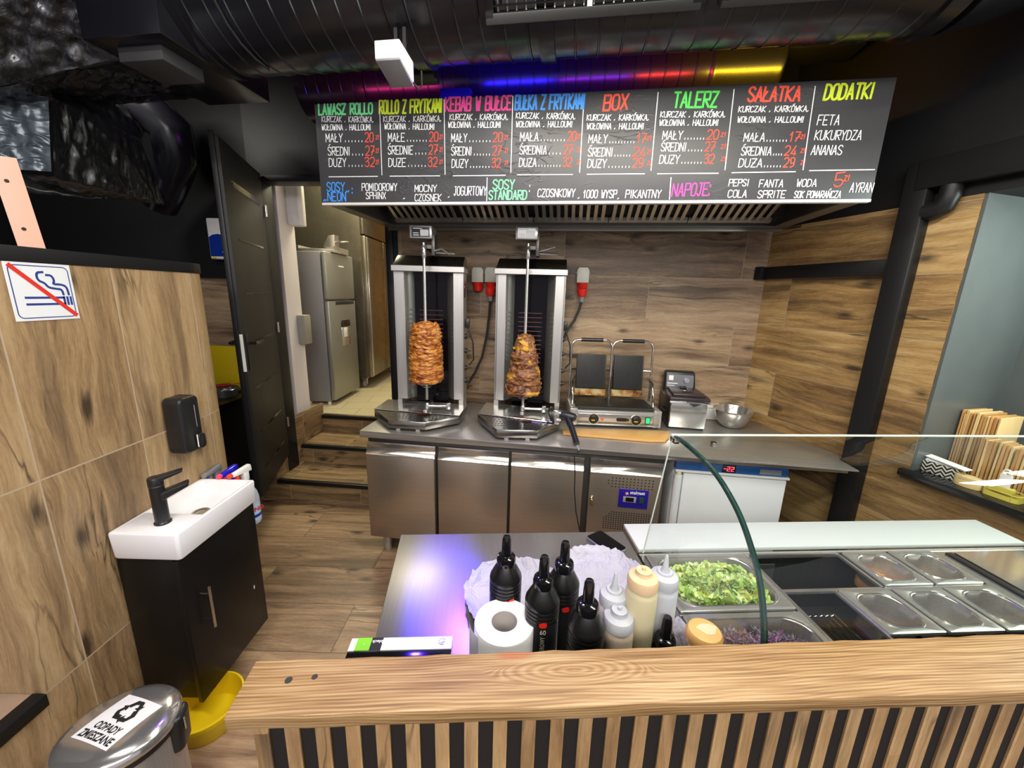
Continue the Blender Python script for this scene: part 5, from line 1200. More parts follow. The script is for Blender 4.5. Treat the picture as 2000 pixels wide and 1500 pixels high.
_rd = m_pine.ramp(kk2, [(.05, (0, 0, 0, 1)), (.5, (1, 1, 1, 1))])
col = m_pine.mix(m_pine.math('MULTIPLY', _rd, .6), col, srgb('#a5552b'))
m_pine.set(Base__Color=col, Roughness=.5); m_pine.bump(f, .5, .003); m_pine = m_pine.m
m_slat = woodtile('oak_slat', 2.0, 2.0, swap=True, cols=('#8c6b46', '#a9855a', '#bd9a6c', '#cfb084'), rough=.55, mort=0, knots=2.0)
bar = thing('bar_counter', 'wooden bar front with thick weathered plank top and vertical oak slats', 'bar', bo, ba)
pl2 = [(L_[1].x, L_[1].y), (L_[1].x + 2.4, L_[2].y * 2.4 / L_[2].x), (L_[0].x + 2.4, L_[0].y), (L_[0].x, L_[0].y)]
b = MB(); rg = random.Random(2)
front = [(pl2[0][0] + (pl2[1][0] - pl2[0][0]) * k / 60, pl2[0][1] + (pl2[1][1] - pl2[0][1]) * k / 60 + (rg.uniform(-.0008, .0008) if 0 < k < 60 else 0)) for k in range(61)]
back = [(pl2[2][0] + (pl2[3][0] - pl2[2][0]) * k / 60, pl2[2][1] + (rg.uniform(-.0016, .0016) if 0 < k < 60 else 0)) for k in range(61)]
b.prism(front + back, BZ - .026, BZ, .0025, 2)
obj('plank_top', b, m_pine, bar)
obj('screw_head', MB().lathe([(0, 0), (.006, 0), (.0058, .0006), (0, .0004)], 14, Matrix.Translation((.068, .056, BZ))).lathe([(0, 0), (.005, 0), (.0048, .0006), (0, .0004)], 14, Matrix.Translation((.108, .060, BZ))), m_steeldark, bar)
obj('backing_panel', MB().hexa([(.03, .031, 0), (2.4, .031 + L_[2].y * 2.4 / L_[2].x, 0), (2.4, .07 + L_[2].y * 2.4 / L_[2].x, 0), (.03, .07, 0), (.03, .031, BZ - .028), (2.4, .031 + L_[2].y * 2.4 / L_[2].x, BZ - .028), (2.4, .07 + L_[2].y * 2.4 / L_[2].x, BZ - .028), (.03, .07, BZ - .028)]), m_matte, bar)
slp = L_[2].y / L_[2].x; sa = math.atan(slp)
for k in range(49):
    x = .020 + k * .0482
    M = Matrix.Translation((x, .012 + slp * x, 0)) @ Matrix.Rotation(sa, 4, 'Z')
    obj('slat', MB().box(0, .0235, .014, .029, .0, BZ - .032, .002, 1, M=M), m_slat, bar, uv=(lambda c, n, q=k: (c.x + q * .37, c.z + q * .7)) )

# ------------------------------------------------------------------ things on the steel table
m_bot = pm('black_bottle_plastic', (.008, .008, .008), .28, spec=.55, var=.1)
m_lab = pm('black_label', (.012, .012, .013), .45)
BP = [(0, 0), (.034, .0), (.039, .004), (.0395, .02), (.0395, .156)]
for k in range(3): BP += [(.0395, .158 + k * .010), (.0378, .161 + k * .010), (.0395, .165 + k * .010)]
BP += [(.0395, .189), (.0385, .194), (.024, .222), (.0215, .226)]
BP_ = [(r, z) for r, z in BP]
def bottle(px, py, ztop, label, kind):
    tip = at(px, py, ztop); h = ztop - TZ
    s = thing('sauce_bottle', label, 'sauce bottle', (tip.x, tip.y, TZ + .0005), 0, 'black sauce bottles on the steel table')
    k = 1; dz = h - .30
    bpz = [(r, z if z < .03 else max(.03, z + dz)) for r, z in BP_]
    obj('bottle_body', MB().lathe([q for i, q in enumerate(bpz) if i == 0 or q != bpz[i - 1]] + [(0, .226 + dz)], 36), m_bot, s)
    cp = obj('screw_cap', MB().lathe([(0, .224), (.022, .224), (.0232, .228), (.0232, .240), (.0215, .246), (.012, .250), (0, .250)], 32, Matrix.Translation((0, 0, dz))), m_gloss, s)
    obj('nozzle_cap', MB().lathe([(0, .249), (.0125, .249), (.0105, .292), (.008, .299), (0, .30)], 24, Matrix.Translation((0, 0, dz))), m_gloss, cp)
    # printed label facing the camera side
    yaw = math.atan2(-tip.y, -tip.x)
    def arcpatch(a0, a1, z0, z1, r=.0402, n=14):
        return MB().grid([[(r * math.cos(a0 + (a1 - a0) * i / n), r * math.sin(a0 + (a1 - a0) * i / n), z) for i in range(n + 1)] for z in (z0 * k, z1 * k)])
    lb = obj('label', arcpatch(yaw - 1.1, yaw + 1.1, .015, max(.03, .152 + dz)), m_lab, s)
    if kind: 
        ang, emblem, txts = kind
        Mt = Matrix.Rotation(yaw + ang, 4, 'Z') @ Matrix.Translation((.0409, 0, 0)) @ Matrix.Rotation(PI / 2, 4, 'Z') @ Matrix.Rotation(PI / 2, 4, 'X')
        if emblem:
            z = emblem * k
            obj('emblem', MB().prism([(-.008, z - .004), (-.004, z - .007), (.006, z - .006), (.009, z), (.007, z + .007), (-.002, z + .006), (-.009, z + .003)], 0, .0006, M=Mt), m_red, lb)
        for (t, hh, zz, xx, rot, w_, c) in txts:
            b = MB(); text(b, t, Mt @ Matrix.Translation((xx, zz * k, .0004)) @ Matrix.Rotation(rot, 4, 'Z'), width=w_, height=hh)
            obj('lettering', b, c, lb, 0)
    return s
m_pale = pm('pale_print', '#d9d2bd', .5)
bottle(990, 1047, 1.135, 'black sauce bottle standing farthest left, behind the paper roll', (.35, .134, []))
bottle(1064, 1086, 1.140, 'black sauce bottle marked SEROWY 60 right of the paper roll', (.10, .146, [('60', .012, .122, -.006, 0, .013, m_pale), ('SEROWY', .010, .074, .005, PI / 2, .042, m_pale)]))
bottle(1105, 1058, 1.135, 'black sauce bottle at the back between two others, before the right foil tray', (.25, .132, [('CZARNY', .008, .030, .004, PI / 2, .040, m_pale)][:0]))
bottle(1152, 1133, 1.135, 'black sauce bottle nearest the bar, left of the clear squeeze bottles', (-.25, None, [('INTENSE', .006, .068, -.018, 0, .028, m_grey), ('SAUCE', .005, .060, -.012, 0, .018, m_grey)][:0]))
bottle(1305, 1205, 1.02, 'short black sauce bottle by the orange lid near the wooden bar', None)
# clear squeeze bottles
def milky(name, col, a=.35):
    t = NT(name); t.set(Base__Color=srgb(col), Roughness=.35, Transmission__Weight=a, IOR=1.25, Specular__IOR__Level=.4); return t.m
m_clearp = milky('frosted_plastic', '#cdd0d6', .35)
def squeeze(px, py, ztop, rad, label, sauce, lid='pointed', capcol=None, bodyh=None):
    tip = at(px, py, ztop); h = ztop - TZ
    s = thing('squeeze_bottle', label, 'squeeze bottle', (tip.x, tip.y, TZ + .0005), 0, 'clear squeeze bottles on the steel table')
    hb = h - (.062 if lid == 'pointed' else .028)
    m = milky('sauce_in_plastic_' + str(px), sauce, .10)
    obj('bottle_body', MB().lathe([(0, 0), (rad * .92, 0), (rad, .006), (rad, hb - .028), (rad * .97, hb - .022), (rad * .85, hb - .012), (rad * .85, hb), (0, hb)], 36), m, s)
    mc = m_clearp if not capcol else milky('cap_plastic_' + str(px), capcol, .15)
    c = obj('screw_cap', MB().lathe([(rad * .84, hb - .012), (rad * .97, hb - .011), (rad * .97, hb + .006), (rad * .9, hb + .012), (rad * .55, hb + .018), (rad * .5, hb + .022), (0, hb + .023)], 36), mc, s)
    if lid == 'pointed':
        obj('nozzle', MB().lathe([(rad * .36, hb + .020), (rad * .22, hb + .030), (.0035, hb + .060), (.002, hb + .062), (0, hb + .062)], 20), mc, c)
    else:
        obj('nozzle', MB().lathe([(rad * .5, hb + .018), (rad * .48, hb + .027), (0, hb + .028)], 24).lathe([(.005, hb + .027), (.004, hb + .034), (0, hb + .034)], 12), mc, c)
    return s
squeeze(1203, 1120, 1.10, .033, 'clear squeeze bottle with pale pink sauce behind the shorter clear bottle', '#e6d6d8')
squeeze(1210, 1190, 1.045, .034, 'shorter clear squeeze bottle with flat lid and beige sauce nearest the bar', '#d9c6ad', 'flat')
squeeze(1258, 1113, 1.125, .034, 'tall squeeze bottle full of cream coloured sauce between the clear ones', '#dbcfa8', 'flat', '#e3c59c')
squeeze(1303, 1085, 1.135, .033, 'tall cloudy white squeeze bottle right beside the lettuce pan', '#cdd1d8')
# jar with orange lid
jp = at(1383, 1228, .955); jr = thing('sauce_tub', 'tub with round orange lid standing in front of the cabbage pan', 'tub', (jp.x - .01, jp.y - .005, TZ + .002), GA)
jt = Matrix.Translation((0, 0, .0)) @ Matrix.Rotation(math.radians(0), 4, 'X')
obj('tub_body', MB().lathe([(0, 0), (.028, 0), (.031, .01), (.032, .085), (0, .085)], 32), pm('orange_glass_body', '#e09a6a', .25), jr)
obj('lid', MB().lathe([(.038, .072), (.040, .076), (.040, .096), (.035, .104), (.027, .106), (0, .106)], 36), pm('light_orange_lid', '#e8b06a', .3), jr)
obj('lid_smear', MB().poly([(.022 * math.cos(a) * (1 + .2 * math.sin(3 * a)) + .006, .016 * math.sin(a), .1066) for a in [2 * PI * k / 24 for k in range(24)]]), pm('cream_smear', '#e3c9a0', .35), jr, 0)
# two lined trays with paper
m_tissue = NT('crumpled_printed_paper')
_c = m_tissue.n('TexCoord').outputs['Object']
_n = m_tissue.n('TexNoise', Vector=_c, Scale=22.0, Detail=5.0, Distortion=.8).outputs[0]
_d = m_tissue.n('TexVoronoi', Vector=_c, Scale=170.0); _dm = m_tissue.ramp(_d.outputs[0], [(.10, (1, 1, 1, 1)), (.22, (0, 0, 0, 1))])
_z = m_tissue.n('TexNoise', Vector=_c, Scale=7.0).outputs[0]; _zm = m_tissue.ramp(_z, [(.5, (0, 0, 0, 1)), (.55, (1, 1, 1, 1))])
m_tissue.set(Base__Color=m_tissue.mix(m_tissue.math('MULTIPLY', m_tissue.math('MULTIPLY', _dm, _zm), .6), srgb('#b3b0bd'), srgb('#7d76a0')), Roughness=.7, Specular__IOR__Level=.3)
m_tissue.bump(_n, .8, .02); m_tissue = m_tissue.m
def platter(cpx, rad, h, label, plabel, seed, ry=1.0):
    c = at(*cpx, TZ + .02)
    t = thing('round_tray', label, 'tray', (c.x, c.y, TZ + .0005), 0, 'round trays on the steel table')
    obj('tray', MB().lathe([(0, 0), (rad * .86, 0), (rad * .9, .006), (rad * .97, h), (rad, h + .002), (rad * .95, h), (rad * .86, .010), (0, .008)], 48, sy=ry), pm('brown_tray_%d' % seed, '#5a4a40', .4), t)
    b = MB(); rows = []
    for i in range(26):
        f = i / 25; row = []
        for k in range(120):
            a = 2 * PI * k / 120
            fl = 1 + (.05 * noise.noise(Vector((math.cos(a) * 4, math.sin(a) * 4, seed))) + .02 * noise.noise(Vector((math.cos(a) * 14, math.sin(a) * 14, seed)))) * max(0, f - .5) * 2
            r = rad * 1.03 * f * fl
            z = .013 + (max(0, f - .78) / .22) ** 1.3 * (h + .004) + (.007 + .014 * max(0, f - .72)) * noise.noise(Vector((r * math.cos(a) * 22, r * math.sin(a) * 22, seed))) + .006 * abs(noise.noise(Vector((r * math.cos(a) * 40, r * math.sin(a) * 40, seed + 8)))) + max(0, f - .8) * .06 * noise.noise(Vector((math.cos(a) * 12, math.sin(a) * 12, seed + 3)))
            row.append((r * math.cos(a), r * math.sin(a) * ry, max(z, .0115)))
        rows.append(row)
    b.grid(rows, wrap=True)
    p = tag(obj('lining_paper', b, m_tissue, smooth=70), plabel, 'paper', 'crumpled papers in the round trays'); p.location = (c.x, c.y, TZ + .001)
    return t
c1 = (1010, 1168); platter((1008, 1165), .142, .022, 'round tray with crumpled paper behind the paper roll, left of the bottles', 'crumpled white paper lining the left round tray', 2)
platter((1172, 1130), .128, .022, 'round tray with crumpled paper behind the squeeze bottles, near the phone', 'crumpled white paper lining the right round tray by the phone', 6)
np_ = tag(obj('napkin', MB().grid([[(x * .010 + .012 * (y / 4) ** 2, y * .010, .070 - .05 * (y / 4) ** 2 - .02 * abs(x) / 2 + .004 * noise.noise(Vector((x, y, 4)))) for x in range(-2, 3)] for y in range(-4, 5)]), m_tissue, smooth=80), 'white dotted napkin leaning between the white squeeze bottle and the orange lid', 'napkin')
q = at(1338, 1222, .92); np_.location = (q.x - .005, q.y + .02, TZ + .002)
# paper roll
rp = at(985, 1213, .985); rl = thing('paper_roll', 'white paper towel roll standing among the bottles behind the bar', 'paper roll', (rp.x, rp.y, TZ + .0005), 0)
RR = .067
obj('paper', MB().lathe([(.030, .135), (RR * .98, .135), (RR, .133), (RR, .0), (.030, 0), (.030, .135)], 64), m_paper, rl)
obj('core', MB().lathe([(.0285, .134), (.030, .134), (.030, .001), (.0285, .001), (.0285, .134)], 40), pm('grey_card_core', '#b7b0aa', .8), rl)
obj('loose_end', MB().grid([[((RR + .001 + .012 * t) * math.cos(-2.55 - t * .7), (RR + .001 + .012 * t) * math.sin(-2.55 - t * .7), z) for t in [k / 8 for k in range(9)]] for z in (.003, .128)]), m_paper, rl)
# glove box
bz = .925
p00 = at(688, 1247.5, bz); p10 = at(884, 1243, bz); bx_a = math.atan2(p10.y - p00.y, p10.x - p00.x); bL = (p10 - p00).length
gbx = thing('glove_box', 'white and black cardboard glove box with green stripe at the left table end', 'box', (p00.x, p00.y, TZ + .0005), bx_a)
gz = bz - TZ; gd = .032
obj('carton', MB().box(0, bL, -gd - .035, 0, 0, gz - .003, .001), m_gloss, gbx)
obj('white_lid', MB().box(0, bL, -gd, .0005, gz - .004, gz, .0006), m_paper, gbx)
obj('green_stripe', MB().box(.014, .046, -gd, .0007, gz - .003, gz + .0004), pm('lime_green_print', '#7fd024', .5), gbx)
obj('black_stripe', MB().box(.046, .071, -gd, .0007, gz - .003, gz + .0004), m_matte, gbx)
b = MB(); text(b, 'black', Matrix.Translation((.071, -.006, gz + .0006)) @ Matrix.Rotation(PI, 4, 'Z'), width=.024, font_off=.02)
obj('lettering', b, m_white, gbx, 0)
b = MB(); text(b, 'L', Matrix.Translation((.032, -.014, gz + .0008)) @ Matrix.Rotation(PI, 4, 'Z'), height=.005)
obj('lettering', b, m_white, gbx, 0)
b = MB().tube([(bL - .022 + .008 * math.cos(a), -.014 + .008 * math.sin(a), gz + .0003) for a in [PI * (.2 + 1.5 * k / 14) for k in range(15)]], .0008, 5); 
b.tube([(bL - .026, -.018, gz + .0003), (bL - .018, -.012, gz + .0003)], .0008, 5).tube([(bL - .024, -.020, gz + .0003), (bL - .016, -.014, gz + .0003)], .0007, 5)
obj('leaf_emblem', b, m_grey, gbx, 0)
# phone
ph4 = [at(*p, TZ + .012) for p in ((1139, 1043), (1173, 1034), (1226, 1070), (1194, 1086))]
pa = math.atan2(ph4[2].y - ph4[1].y, ph4[2].x - ph4[1].x); pL = (ph4[2] - ph4[1]).length; pW = abs((ph4[0] - ph4[1]).dot(Vector((-math.sin(pa), math.cos(pa), 0))))
phn = thing('smartphone', 'black smartphone lying screen up on the steel table beside the cutting board', 'phone', (ph4[1].x, ph4[1].y, TZ + .0005), pa)
obj('phone_body', MB().prism(roundrect(0, pL, -pW, 0, .010, 4), 0, .010, .002), pm('phone_case', '#8e8790', .25, .4), phn)
obj('screen', MB().prism(roundrect(.002, pL - .002, -pW + .002, -.002, .009, 4), .010, .0106), m_gloss, phn)
# ------------------------------------------------------------------ hand basin group on the partition
WX = -1.398
bx0, bx1, by0, by1, bzt, bzb = WX, -1.152, 1.203, 1.628, .85, .747
cbn = thing('basin_cabinet', 'black wall hung cabinet with steel bar handle under the small white basin', 'cabinet', (WX, by0, 0), 0)
m_cab = pm('black_laminate', (.005, .005, .005), .32, var=.1, spec=.3)
obj('body', MB().box(.003, .205, .012, .412, .125, bzb - .001, .002), m_cab, cbn)
dd = obj('door', MB().box(.209, .228, .006, .418, .110, bzb - .006, .002), m_cab, cbn)
b = MB().tube([(.262, .075, .40), (.262, .075, .585)], .006, 12)
for z in (.435, .55): b.tube([(.228, .075, z), (.262, .075, z)], .0035, 8)
obj('bar_handle', b, m_chrome, dd)
obj('paint_chip', MB().box(.2282, .2288, .35, .356, .335, .352), m_white, dd)
bs = thing('wash_basin', 'small white rectangular wash basin hung on the wood tiled partition', 'basin', (WX, by0, bzb), 0)
W_, D_, Hb = bx1 - bx0, by1 - by0, bzt - bzb
out0 = [roundrect(0, W_, 0, D_, .012, 4), roundrect(.004, W_ - .004, .004, D_ - .004, .012, 4)]
rings = []
for ins, z in ((.012, 0.0), (.006, .0015), (.003, .008), (.0, Hb - .006), (.0015, Hb - .0015), (.005, Hb)): rings.append([(x, y, z) for x, y in roundrect(ins, W_ - ins, ins, D_ - ins, .012, 4)])
x0, x1, y0, y1 = .016, W_ - .014, .135, D_ - .014
for e, z, r in ((0, Hb, .012), (.003, Hb - .003, .014), (.010, Hb - .045, .022), (.022, Hb - .062, .03), (.04, Hb - .066, .03)): rings.append([(x, y, z) for x, y in roundrect(x0 + e, x1 - e, y0 + e, y1 - e, r, 4)])
b = MB().grid(rings, wrap=True); b.poly(rings[-1]); b.poly(rings[0][::-1])
bmesh.ops.recalc_face_normals(b.b, faces=b.b.faces[:])
obj('ceramic_bowl', b, m_ceramic, bs)
obj('tap_ledge', MB().box(.014, W_ - .014, .014, .132, Hb - .0005, Hb + .0012, .001), m_ceramic, bs)
obj('overflow_ring', MB().lathe([(.022, .0), (.030, .0), (.031, .004), (.022, .004)], 28, Matrix.Translation((W_ * .5, D_ * .60, Hb - .0655))).lathe([(0, .0015), (.022, .0015)], 28, Matrix.Translation((W_ * .5, D_ * .60, Hb - .0655))), m_steelp, bs)
fc = thing('tap', 'matt black mixer tap standing on the white wash basin', 'tap', (WX + .135, by0 + .075, bzt + .001), math.radians(35))
obj('tap_body', MB().lathe([(0, 0), (.026, 0), (.026, .006), (.022, .010), (.022, .148), (0, .148)], 32), m_plast, fc)
obj('spout', MB().hexa([(.0, -.020, .085), (.0, .020, .085), (.0, .020, .120), (.0, -.020, .120), (.09, -.018, .128), (.09, .018, .128), (.09, .018, .145), (.09, -.018, .145)], .005), m_plast, fc)
obj('lever', MB().lathe([(0, .150), (.0225, .150), (.0225, .176), (.020, .180), (0, .180)], 32).hexa([(-.01, -.022, .158), (-.01, .022, .158), (-.01, .022, .178), (-.01, -.022, .178), (.078, -.015, .186), (.078, .015, .186), (.078, .015, .194), (.078, -.015, .194)], .003), m_plast, fc)
obj('tap_seam', MB().lathe([(.0222, .148), (.0228, .149), (.0222, .150)], 32), m_steeldark, fc)
# trigger spray bottles hanging behind the basin's far edge
def spray(x, z, yaw, label, hm, tm, bm, lab=None, hx=0.0):
    s = thing('spray_bottle', label, 'spray bottle', (x, by1 + .055, .60), 0, 'spray bottles behind the basin')
    zt = z - .60
    Mh = Matrix.Translation((hx, 0, zt)) @ Matrix.Rotation(yaw, 4, 'Z')
    obj('bottle_body', MB().lathe([(0, 0), (.036, 0), (.040, .008), (.040, zt - .13), (.034, zt - .10), (.015, zt - .06), (.013, zt - .045), (0, zt - .045)], 28), bm, s)
    hd_ = obj('spray_head', MB().hexa([(-.055, -.014, -.012), (.055, -.012, -.002), (.055, .012, -.002), (-.055, .014, -.012), (-.052, -.012, .022), (.05, -.009, .016), (.05, .009, .016), (-.052, .012, .022)], .006, 2, M=Mh).box(-.035, -.005, -.013, .013, -.05, -.005, .004, M=Mh), hm, s)
    obj('trigger', MB().hexa([(.015, -.009, -.065), (.030, -.009, -.07), (.030, .009, -.07), (.015, .009, -.065), (.015, -.008, .0), (.034, -.008, .0), (.034, .008, .0), (.015, .008, .0)], .004, M=Mh), tm, s)
    obj('nozzle', MB().lathe([(0, 0), (.012, 0), (.011, .012), (0, .012)], 16, Mh @ Matrix.Translation((.053, 0, .008)) @ Matrix.Rotation(PI / 2, 4, 'Y')), tm, s)
    if lab:
        obj('label', MB().grid([[(.0405 * math.cos(a), .0405 * math.sin(a), z_) for a in [-2.0 + 2.6 * k / 16 for k in range(17)]] for z_ in (.02, .10)]), lab, s)
        b = MB(); text(b, 'NO', Matrix.Rotation(-.35, 4, 'Z') @ Matrix.Translation((.0412, -.010, .066)) @ Matrix.Rotation(PI / 2, 4, 'Z') @ Matrix.Rotation(PI / 2, 4, 'X'), height=.022, font_off=.03)
        obj('lettering', b, m_red, s, 0)
        obj('blue_band', MB().grid([[(.0408 * math.cos(a), .0408 * math.sin(a), z_) for a in [-2.0 + 2.6 * k / 16 for k in range(17)]] for z_ in (.035, .050)]), m_blue, s)
    return s
m_greycl = milky('grey_clear_plastic', '#8d8d96', .2)
spray(-1.385, .855, -1.45, 'grey trigger spray bottle behind the basin, nearest the wall', m_greycl, m_grey, m_greycl)
spray(-1.312, .853, -1.55, 'blue trigger spray bottle with pink trigger behind the basin', pm('bright_blue_plastic', '#1a14c8', .25), pm('pink_trigger', '#f0416e', .35), milky('blue_bottle', '#5560c0', .2))
spray(-1.230, .856, -1.7, 'white trigger spray bottle with red trigger and red lettered label behind the basin', m_white, pm('red_trigger', '#e2402e', .35), milky('clear_cleaner', '#cfd8e6', .3), pm('pale_blue_label', '#b8cbe8', .4), hx=-.025)
# soap dispenser
sd = thing('soap_dispenser', 'black plastic soap dispenser mounted on the wood tiled partition above the basin', 'dispenser', (WX - .001, 1.495, 1.02), 0)
obj('housing', MB().prism(roundrect(0, .098, 0, .235, .022, 5), .0, .075, .010, 3, M=Matrix.Rotation(PI / 2, 4, 'Z') @ Matrix.Rotation(PI / 2, 4, 'X')), m_plast, sd)
obj('push_button', MB().prism(roundrect(.055, .093, .005, .07, .016, 5), .065, .088, .006, 2, M=Matrix.Rotation(PI / 2, 4, 'Z') @ Matrix.Rotation(PI / 2, 4, 'X')), m_plast, sd)
obj('button_trim', MB().tube([(.082, .054, .015 + k * .005) for k in range(12)], .0022, 8), m_white, sd)
obj('level_window', MB().box(.074, .0765, .068, .071, .10, .195, .001), m_grey, sd)
# no smoking sign
sg = thing('no_smoking_sign', 'white no smoking sign with blue cigarette and red bar on the partition', 'sign', (WX - .0008, 1.104, 1.587), 0)
SY, SZ = .165, .164
MS = Matrix.Rotation(PI / 2, 4, 'Z') @ Matrix.Rotation(PI / 2, 4, 'X')      # (x,y,z) -> along wall, up, off the wall
m_signb = pm('sign_blue', '#23408f', .45)
obj('plate', MB().box(0, SY, 0, SZ, 0, .0015, M=MS), pm('sign_white', '#eceef2', .35, var=.01), sg)
def stroke(b, pts, w_, z, closed=False):
    P = [Vector((x * SY, y * SZ, z)) for x, y in pts]
    if closed: P.append(P[0])
    for i, (a, c) in enumerate(zip(P, P[1:])):
        d = (c - a).normalized(); n_ = Vector((-d.y, d.x, 0)) * w_ / 2; a = a - d * w_ * .2; c = c + d * w_ * .2; o_ = Vector((0, 0, i * .00001))
        b.poly([a - n_ + o_, c - n_ + o_, c + n_ + o_, a + n_ + o_], MS)
b = MB(); stroke(b, [(x, y) for x, y in roundrect(.05, .95, .05, .95, .08, 5)], .0026, .0018, True)
obj('border', b, m_signb, sg, 0)
b = MB(); stroke(b, [(.20, .40), (.80, .40)], .0062, .0019); stroke(b, [(.20, .285), (.80, .285)], .0062, .0019); stroke(b, [(.80, .415), (.80, .27)], .0062, .0019); stroke(b, [(.855, .415), (.855, .27)], .0062, .0019); stroke(b, [(.91, .415), (.91, .27)], .0062, .0019)
obj('cigarette', b, m_signb, sg, 0)
b = MB(); c1_ = chaikin([(.55, .85), (.44, .84), (.44, .70), (.54, .66), (.58, .58), (.70, .56), (.79, .55), (.80, .45)], False); c2_ = chaikin([(.58, .80), (.67, .80), (.70, .70), (.66, .64), (.80, .64), (.88, .60), (.89, .45)], False)
stroke(b, c1_, .0062, .0019); stroke(b, c2_, .0062, .0019)
obj('smoke', b, m_signb, sg, 0)
b = MB(); stroke(b, [(.07, .95), (.95, .07)], .012, .0024)
obj('red_bar', b, pm('sign_red', '#e0332a', .45), sg, 0)
# pedal bin
bc = at(232, 1416, .47); bn = thing('waste_bin', 'oval stainless steel pedal bin with a white recycling notice on its lid', 'bin', (bc.x, bc.y, 0), math.radians(22))
RX, RY = .134, .120
obj('bin_body', MB().lathe([(0, 0), (1, 0), (1.0, .425), (.985, .43), (0, .43)], 64, sx=RX * .97, sy=RY * .97), m_steelv, bn)
obj('base_ring', MB().lathe([(0, 0), (1.03, 0), (1.03, .02), (1.0, .025)], 48, sx=RX * .97, sy=RY * .97), m_plast, bn)
obj('collar', MB().lathe([(1.0, .420), (1.03, .423), (1.03, .447), (1.0, .451)], 64, sx=RX * .97, sy=RY * .97), m_plast, bn)
lid_ = obj('lid', MB().lathe([(1.04, .445), (1.05, .451), (1.045, .461), (.99, .471), (.80, .482), (.4, .489), (0, .491)], 64, sx=RX, sy=RY), m_steelp, bn)
obj('hinge_housing', MB().hexa([(RX * .9, -.04, .34), (RX * 1.1, -.03, .34), (RX * 1.1, .03, .34), (RX * .9, .04, .34), (RX * .85, -.04, .46), (RX * 1.14, -.03, .46), (RX * 1.14, .03, .46), (RX * .85, .04, .46)], .012, 3), m_plast, bn)
obj('hinge_pin', MB().tube([(RX * 1.15, -.02, .41), (RX * 1.15, -.02, .45)], .003, 8), m_chrome, bn)
Ib_ = frame((bc.x, bc.y, 0), math.radians(22)).inverted()
NQ = [Ib_ @ at(*p, .49) for p in ((137, 1437), (206, 1464), (323, 1379), (252, 1354))]
nb = NQ[0]; ex = (NQ[1] - NQ[0]); ey = (NQ[3] - NQ[0]); ex.z = 0; ey.z = 0
def nt(u, v, z=.0): p = nb + ex * u + ey * v; return Vector((p.x, p.y, .4935 + z + .0))
nlab = thing('recycling_notice', 'white paper notice with recycling arrows stuck on the bin lid', 'notice', (bc.x, bc.y, 0), math.radians(22))
b = MB(); rows = []
def lidz(p):
    q = math.hypot(p.x / RX, p.y / RY); return float(np.interp(q, [0, .4, .8, .99, 1.045], [.491, .489, .482, .471, .461]))
def nt2(u, v, o=.0015): p = nb + ex * u + ey * v; return Vector((p.x, p.y, lidz(p) + o))
obj('sheet', MB().grid([[nt2(i / 14, j / 14) for i in range(15)] for j in range(15)]), m_paper, nlab)
# lettering: text runs along the sheet's short side, arrows beyond
wex, wey = ex.length, ey.length
def notext(s, u0, u1, v0, v1):
    bb = MB(); text(bb, s, Matrix.Identity(4), width=1, height=1, font_off=.03)
    for v in bb.b.verts: v.co = nt2(u0 + (u1 - u0) * v.co.x, v0 + (v1 - v0) * v.co.y, .0024)
    return obj('lettering', bb, m_matte, nlab, 0)
notext('ZMIESZANE', .08, .94, .05, .20); notext('ODPADY', .20, .86, .24, .39)
b = MB()
for k in range(3):
    a = PI / 2 + k * 2 * PI / 3
    def rp2(x, y):
        xx = x * math.cos(a - PI / 2) - y * math.sin(a - PI / 2); yy = x * math.sin(a - PI / 2) + y * math.cos(a - PI / 2)
        return nt2(.52 + xx * .37, .68 + yy * .37 * wex / wey, .0024)
    b.poly([rp2(*q) for q in ((-.42, .30), (-.22, .66), (.20, .66), (.08, .44), (-.05, .42), (-.20, .18))][::-1])
    b.poly([rp2(*q) for q in ((.02, .68), (.24, .66), (.40, .42), (.52, .48), (.44, .14), (.10, .22), (.22, .30), (.12, .46))][::-1])
obj('recycling_arrows', b, m_matte, nlab, 0)
# yellow bucket under the cabinet
bk = thing('bucket', 'low yellow plastic bucket on the floor under the black basin cabinet', 'bucket', (-1.175, 1.225, 0), 0)
obj('bucket_wall', MB().lathe([(0, 0), (.100, 0), (.104, .004), (.120, .092), (.126, .093), (.126, .100), (.119, .101), (.103, .008), (0, .006)], 48), m_yellow, bk)
obj('rim_band', MB().lathe([(.118, .078), (.1225, .079), (.1235, .086), (.119, .087)], 48), m_yellow, bk)

# ------------------------------------------------------------------ things in the right wall niche
SZ0 = NZ0 + .001
def nloc(s, d): return MRw @ Vector((s, d, SZ0))
ra = math.atan2(RD.y, RD.x)
jl = lambda px, py: MRw.inverted() @ at(px, py, SZ0)
def bags(label, group, s, d, w_, dp, h, seed, cols):
    r = random.Random(seed); x = 0; k = 0
    while x < w_:
        th = r.uniform(.005, .011); hh = h * r.uniform(.94, 1.0); m = cols[k % len(cols)]
        o = obj('paper_bag', MB().hexa([(0, r.uniform(0, .006), 0), (th, r.uniform(0, .006), 0), (th, dp, 0), (0, dp, 0), (r.uniform(-.003, .003), r.uniform(0, .008), hh), (th + r.uniform(-.002, .003), r.uniform(0, .008), hh), (th, dp, hh), (0, dp, hh)], .001, 1), m)
        tag(o, label, 'paper bag', group); o.location = nloc(s + x, d); o.rotation_euler = (0, 0, ra); x += th + .004; k += 1
bags('kraft paper bag standing in the taller stack at the back of the niche', 'kraft bags in the taller stack', 1.018, .22, .125, .17, .30, 1, [m_kraft, m_kraft, m_kraftlight])
bags('kraft paper bag standing in the lower stack in front in the niche', 'kraft bags in the lower stack', 1.150, .125, .20, .09, .21, 2, [m_kraft, m_kraftlight, m_kraft])
m_pat = NT('woven_black_white_pattern')
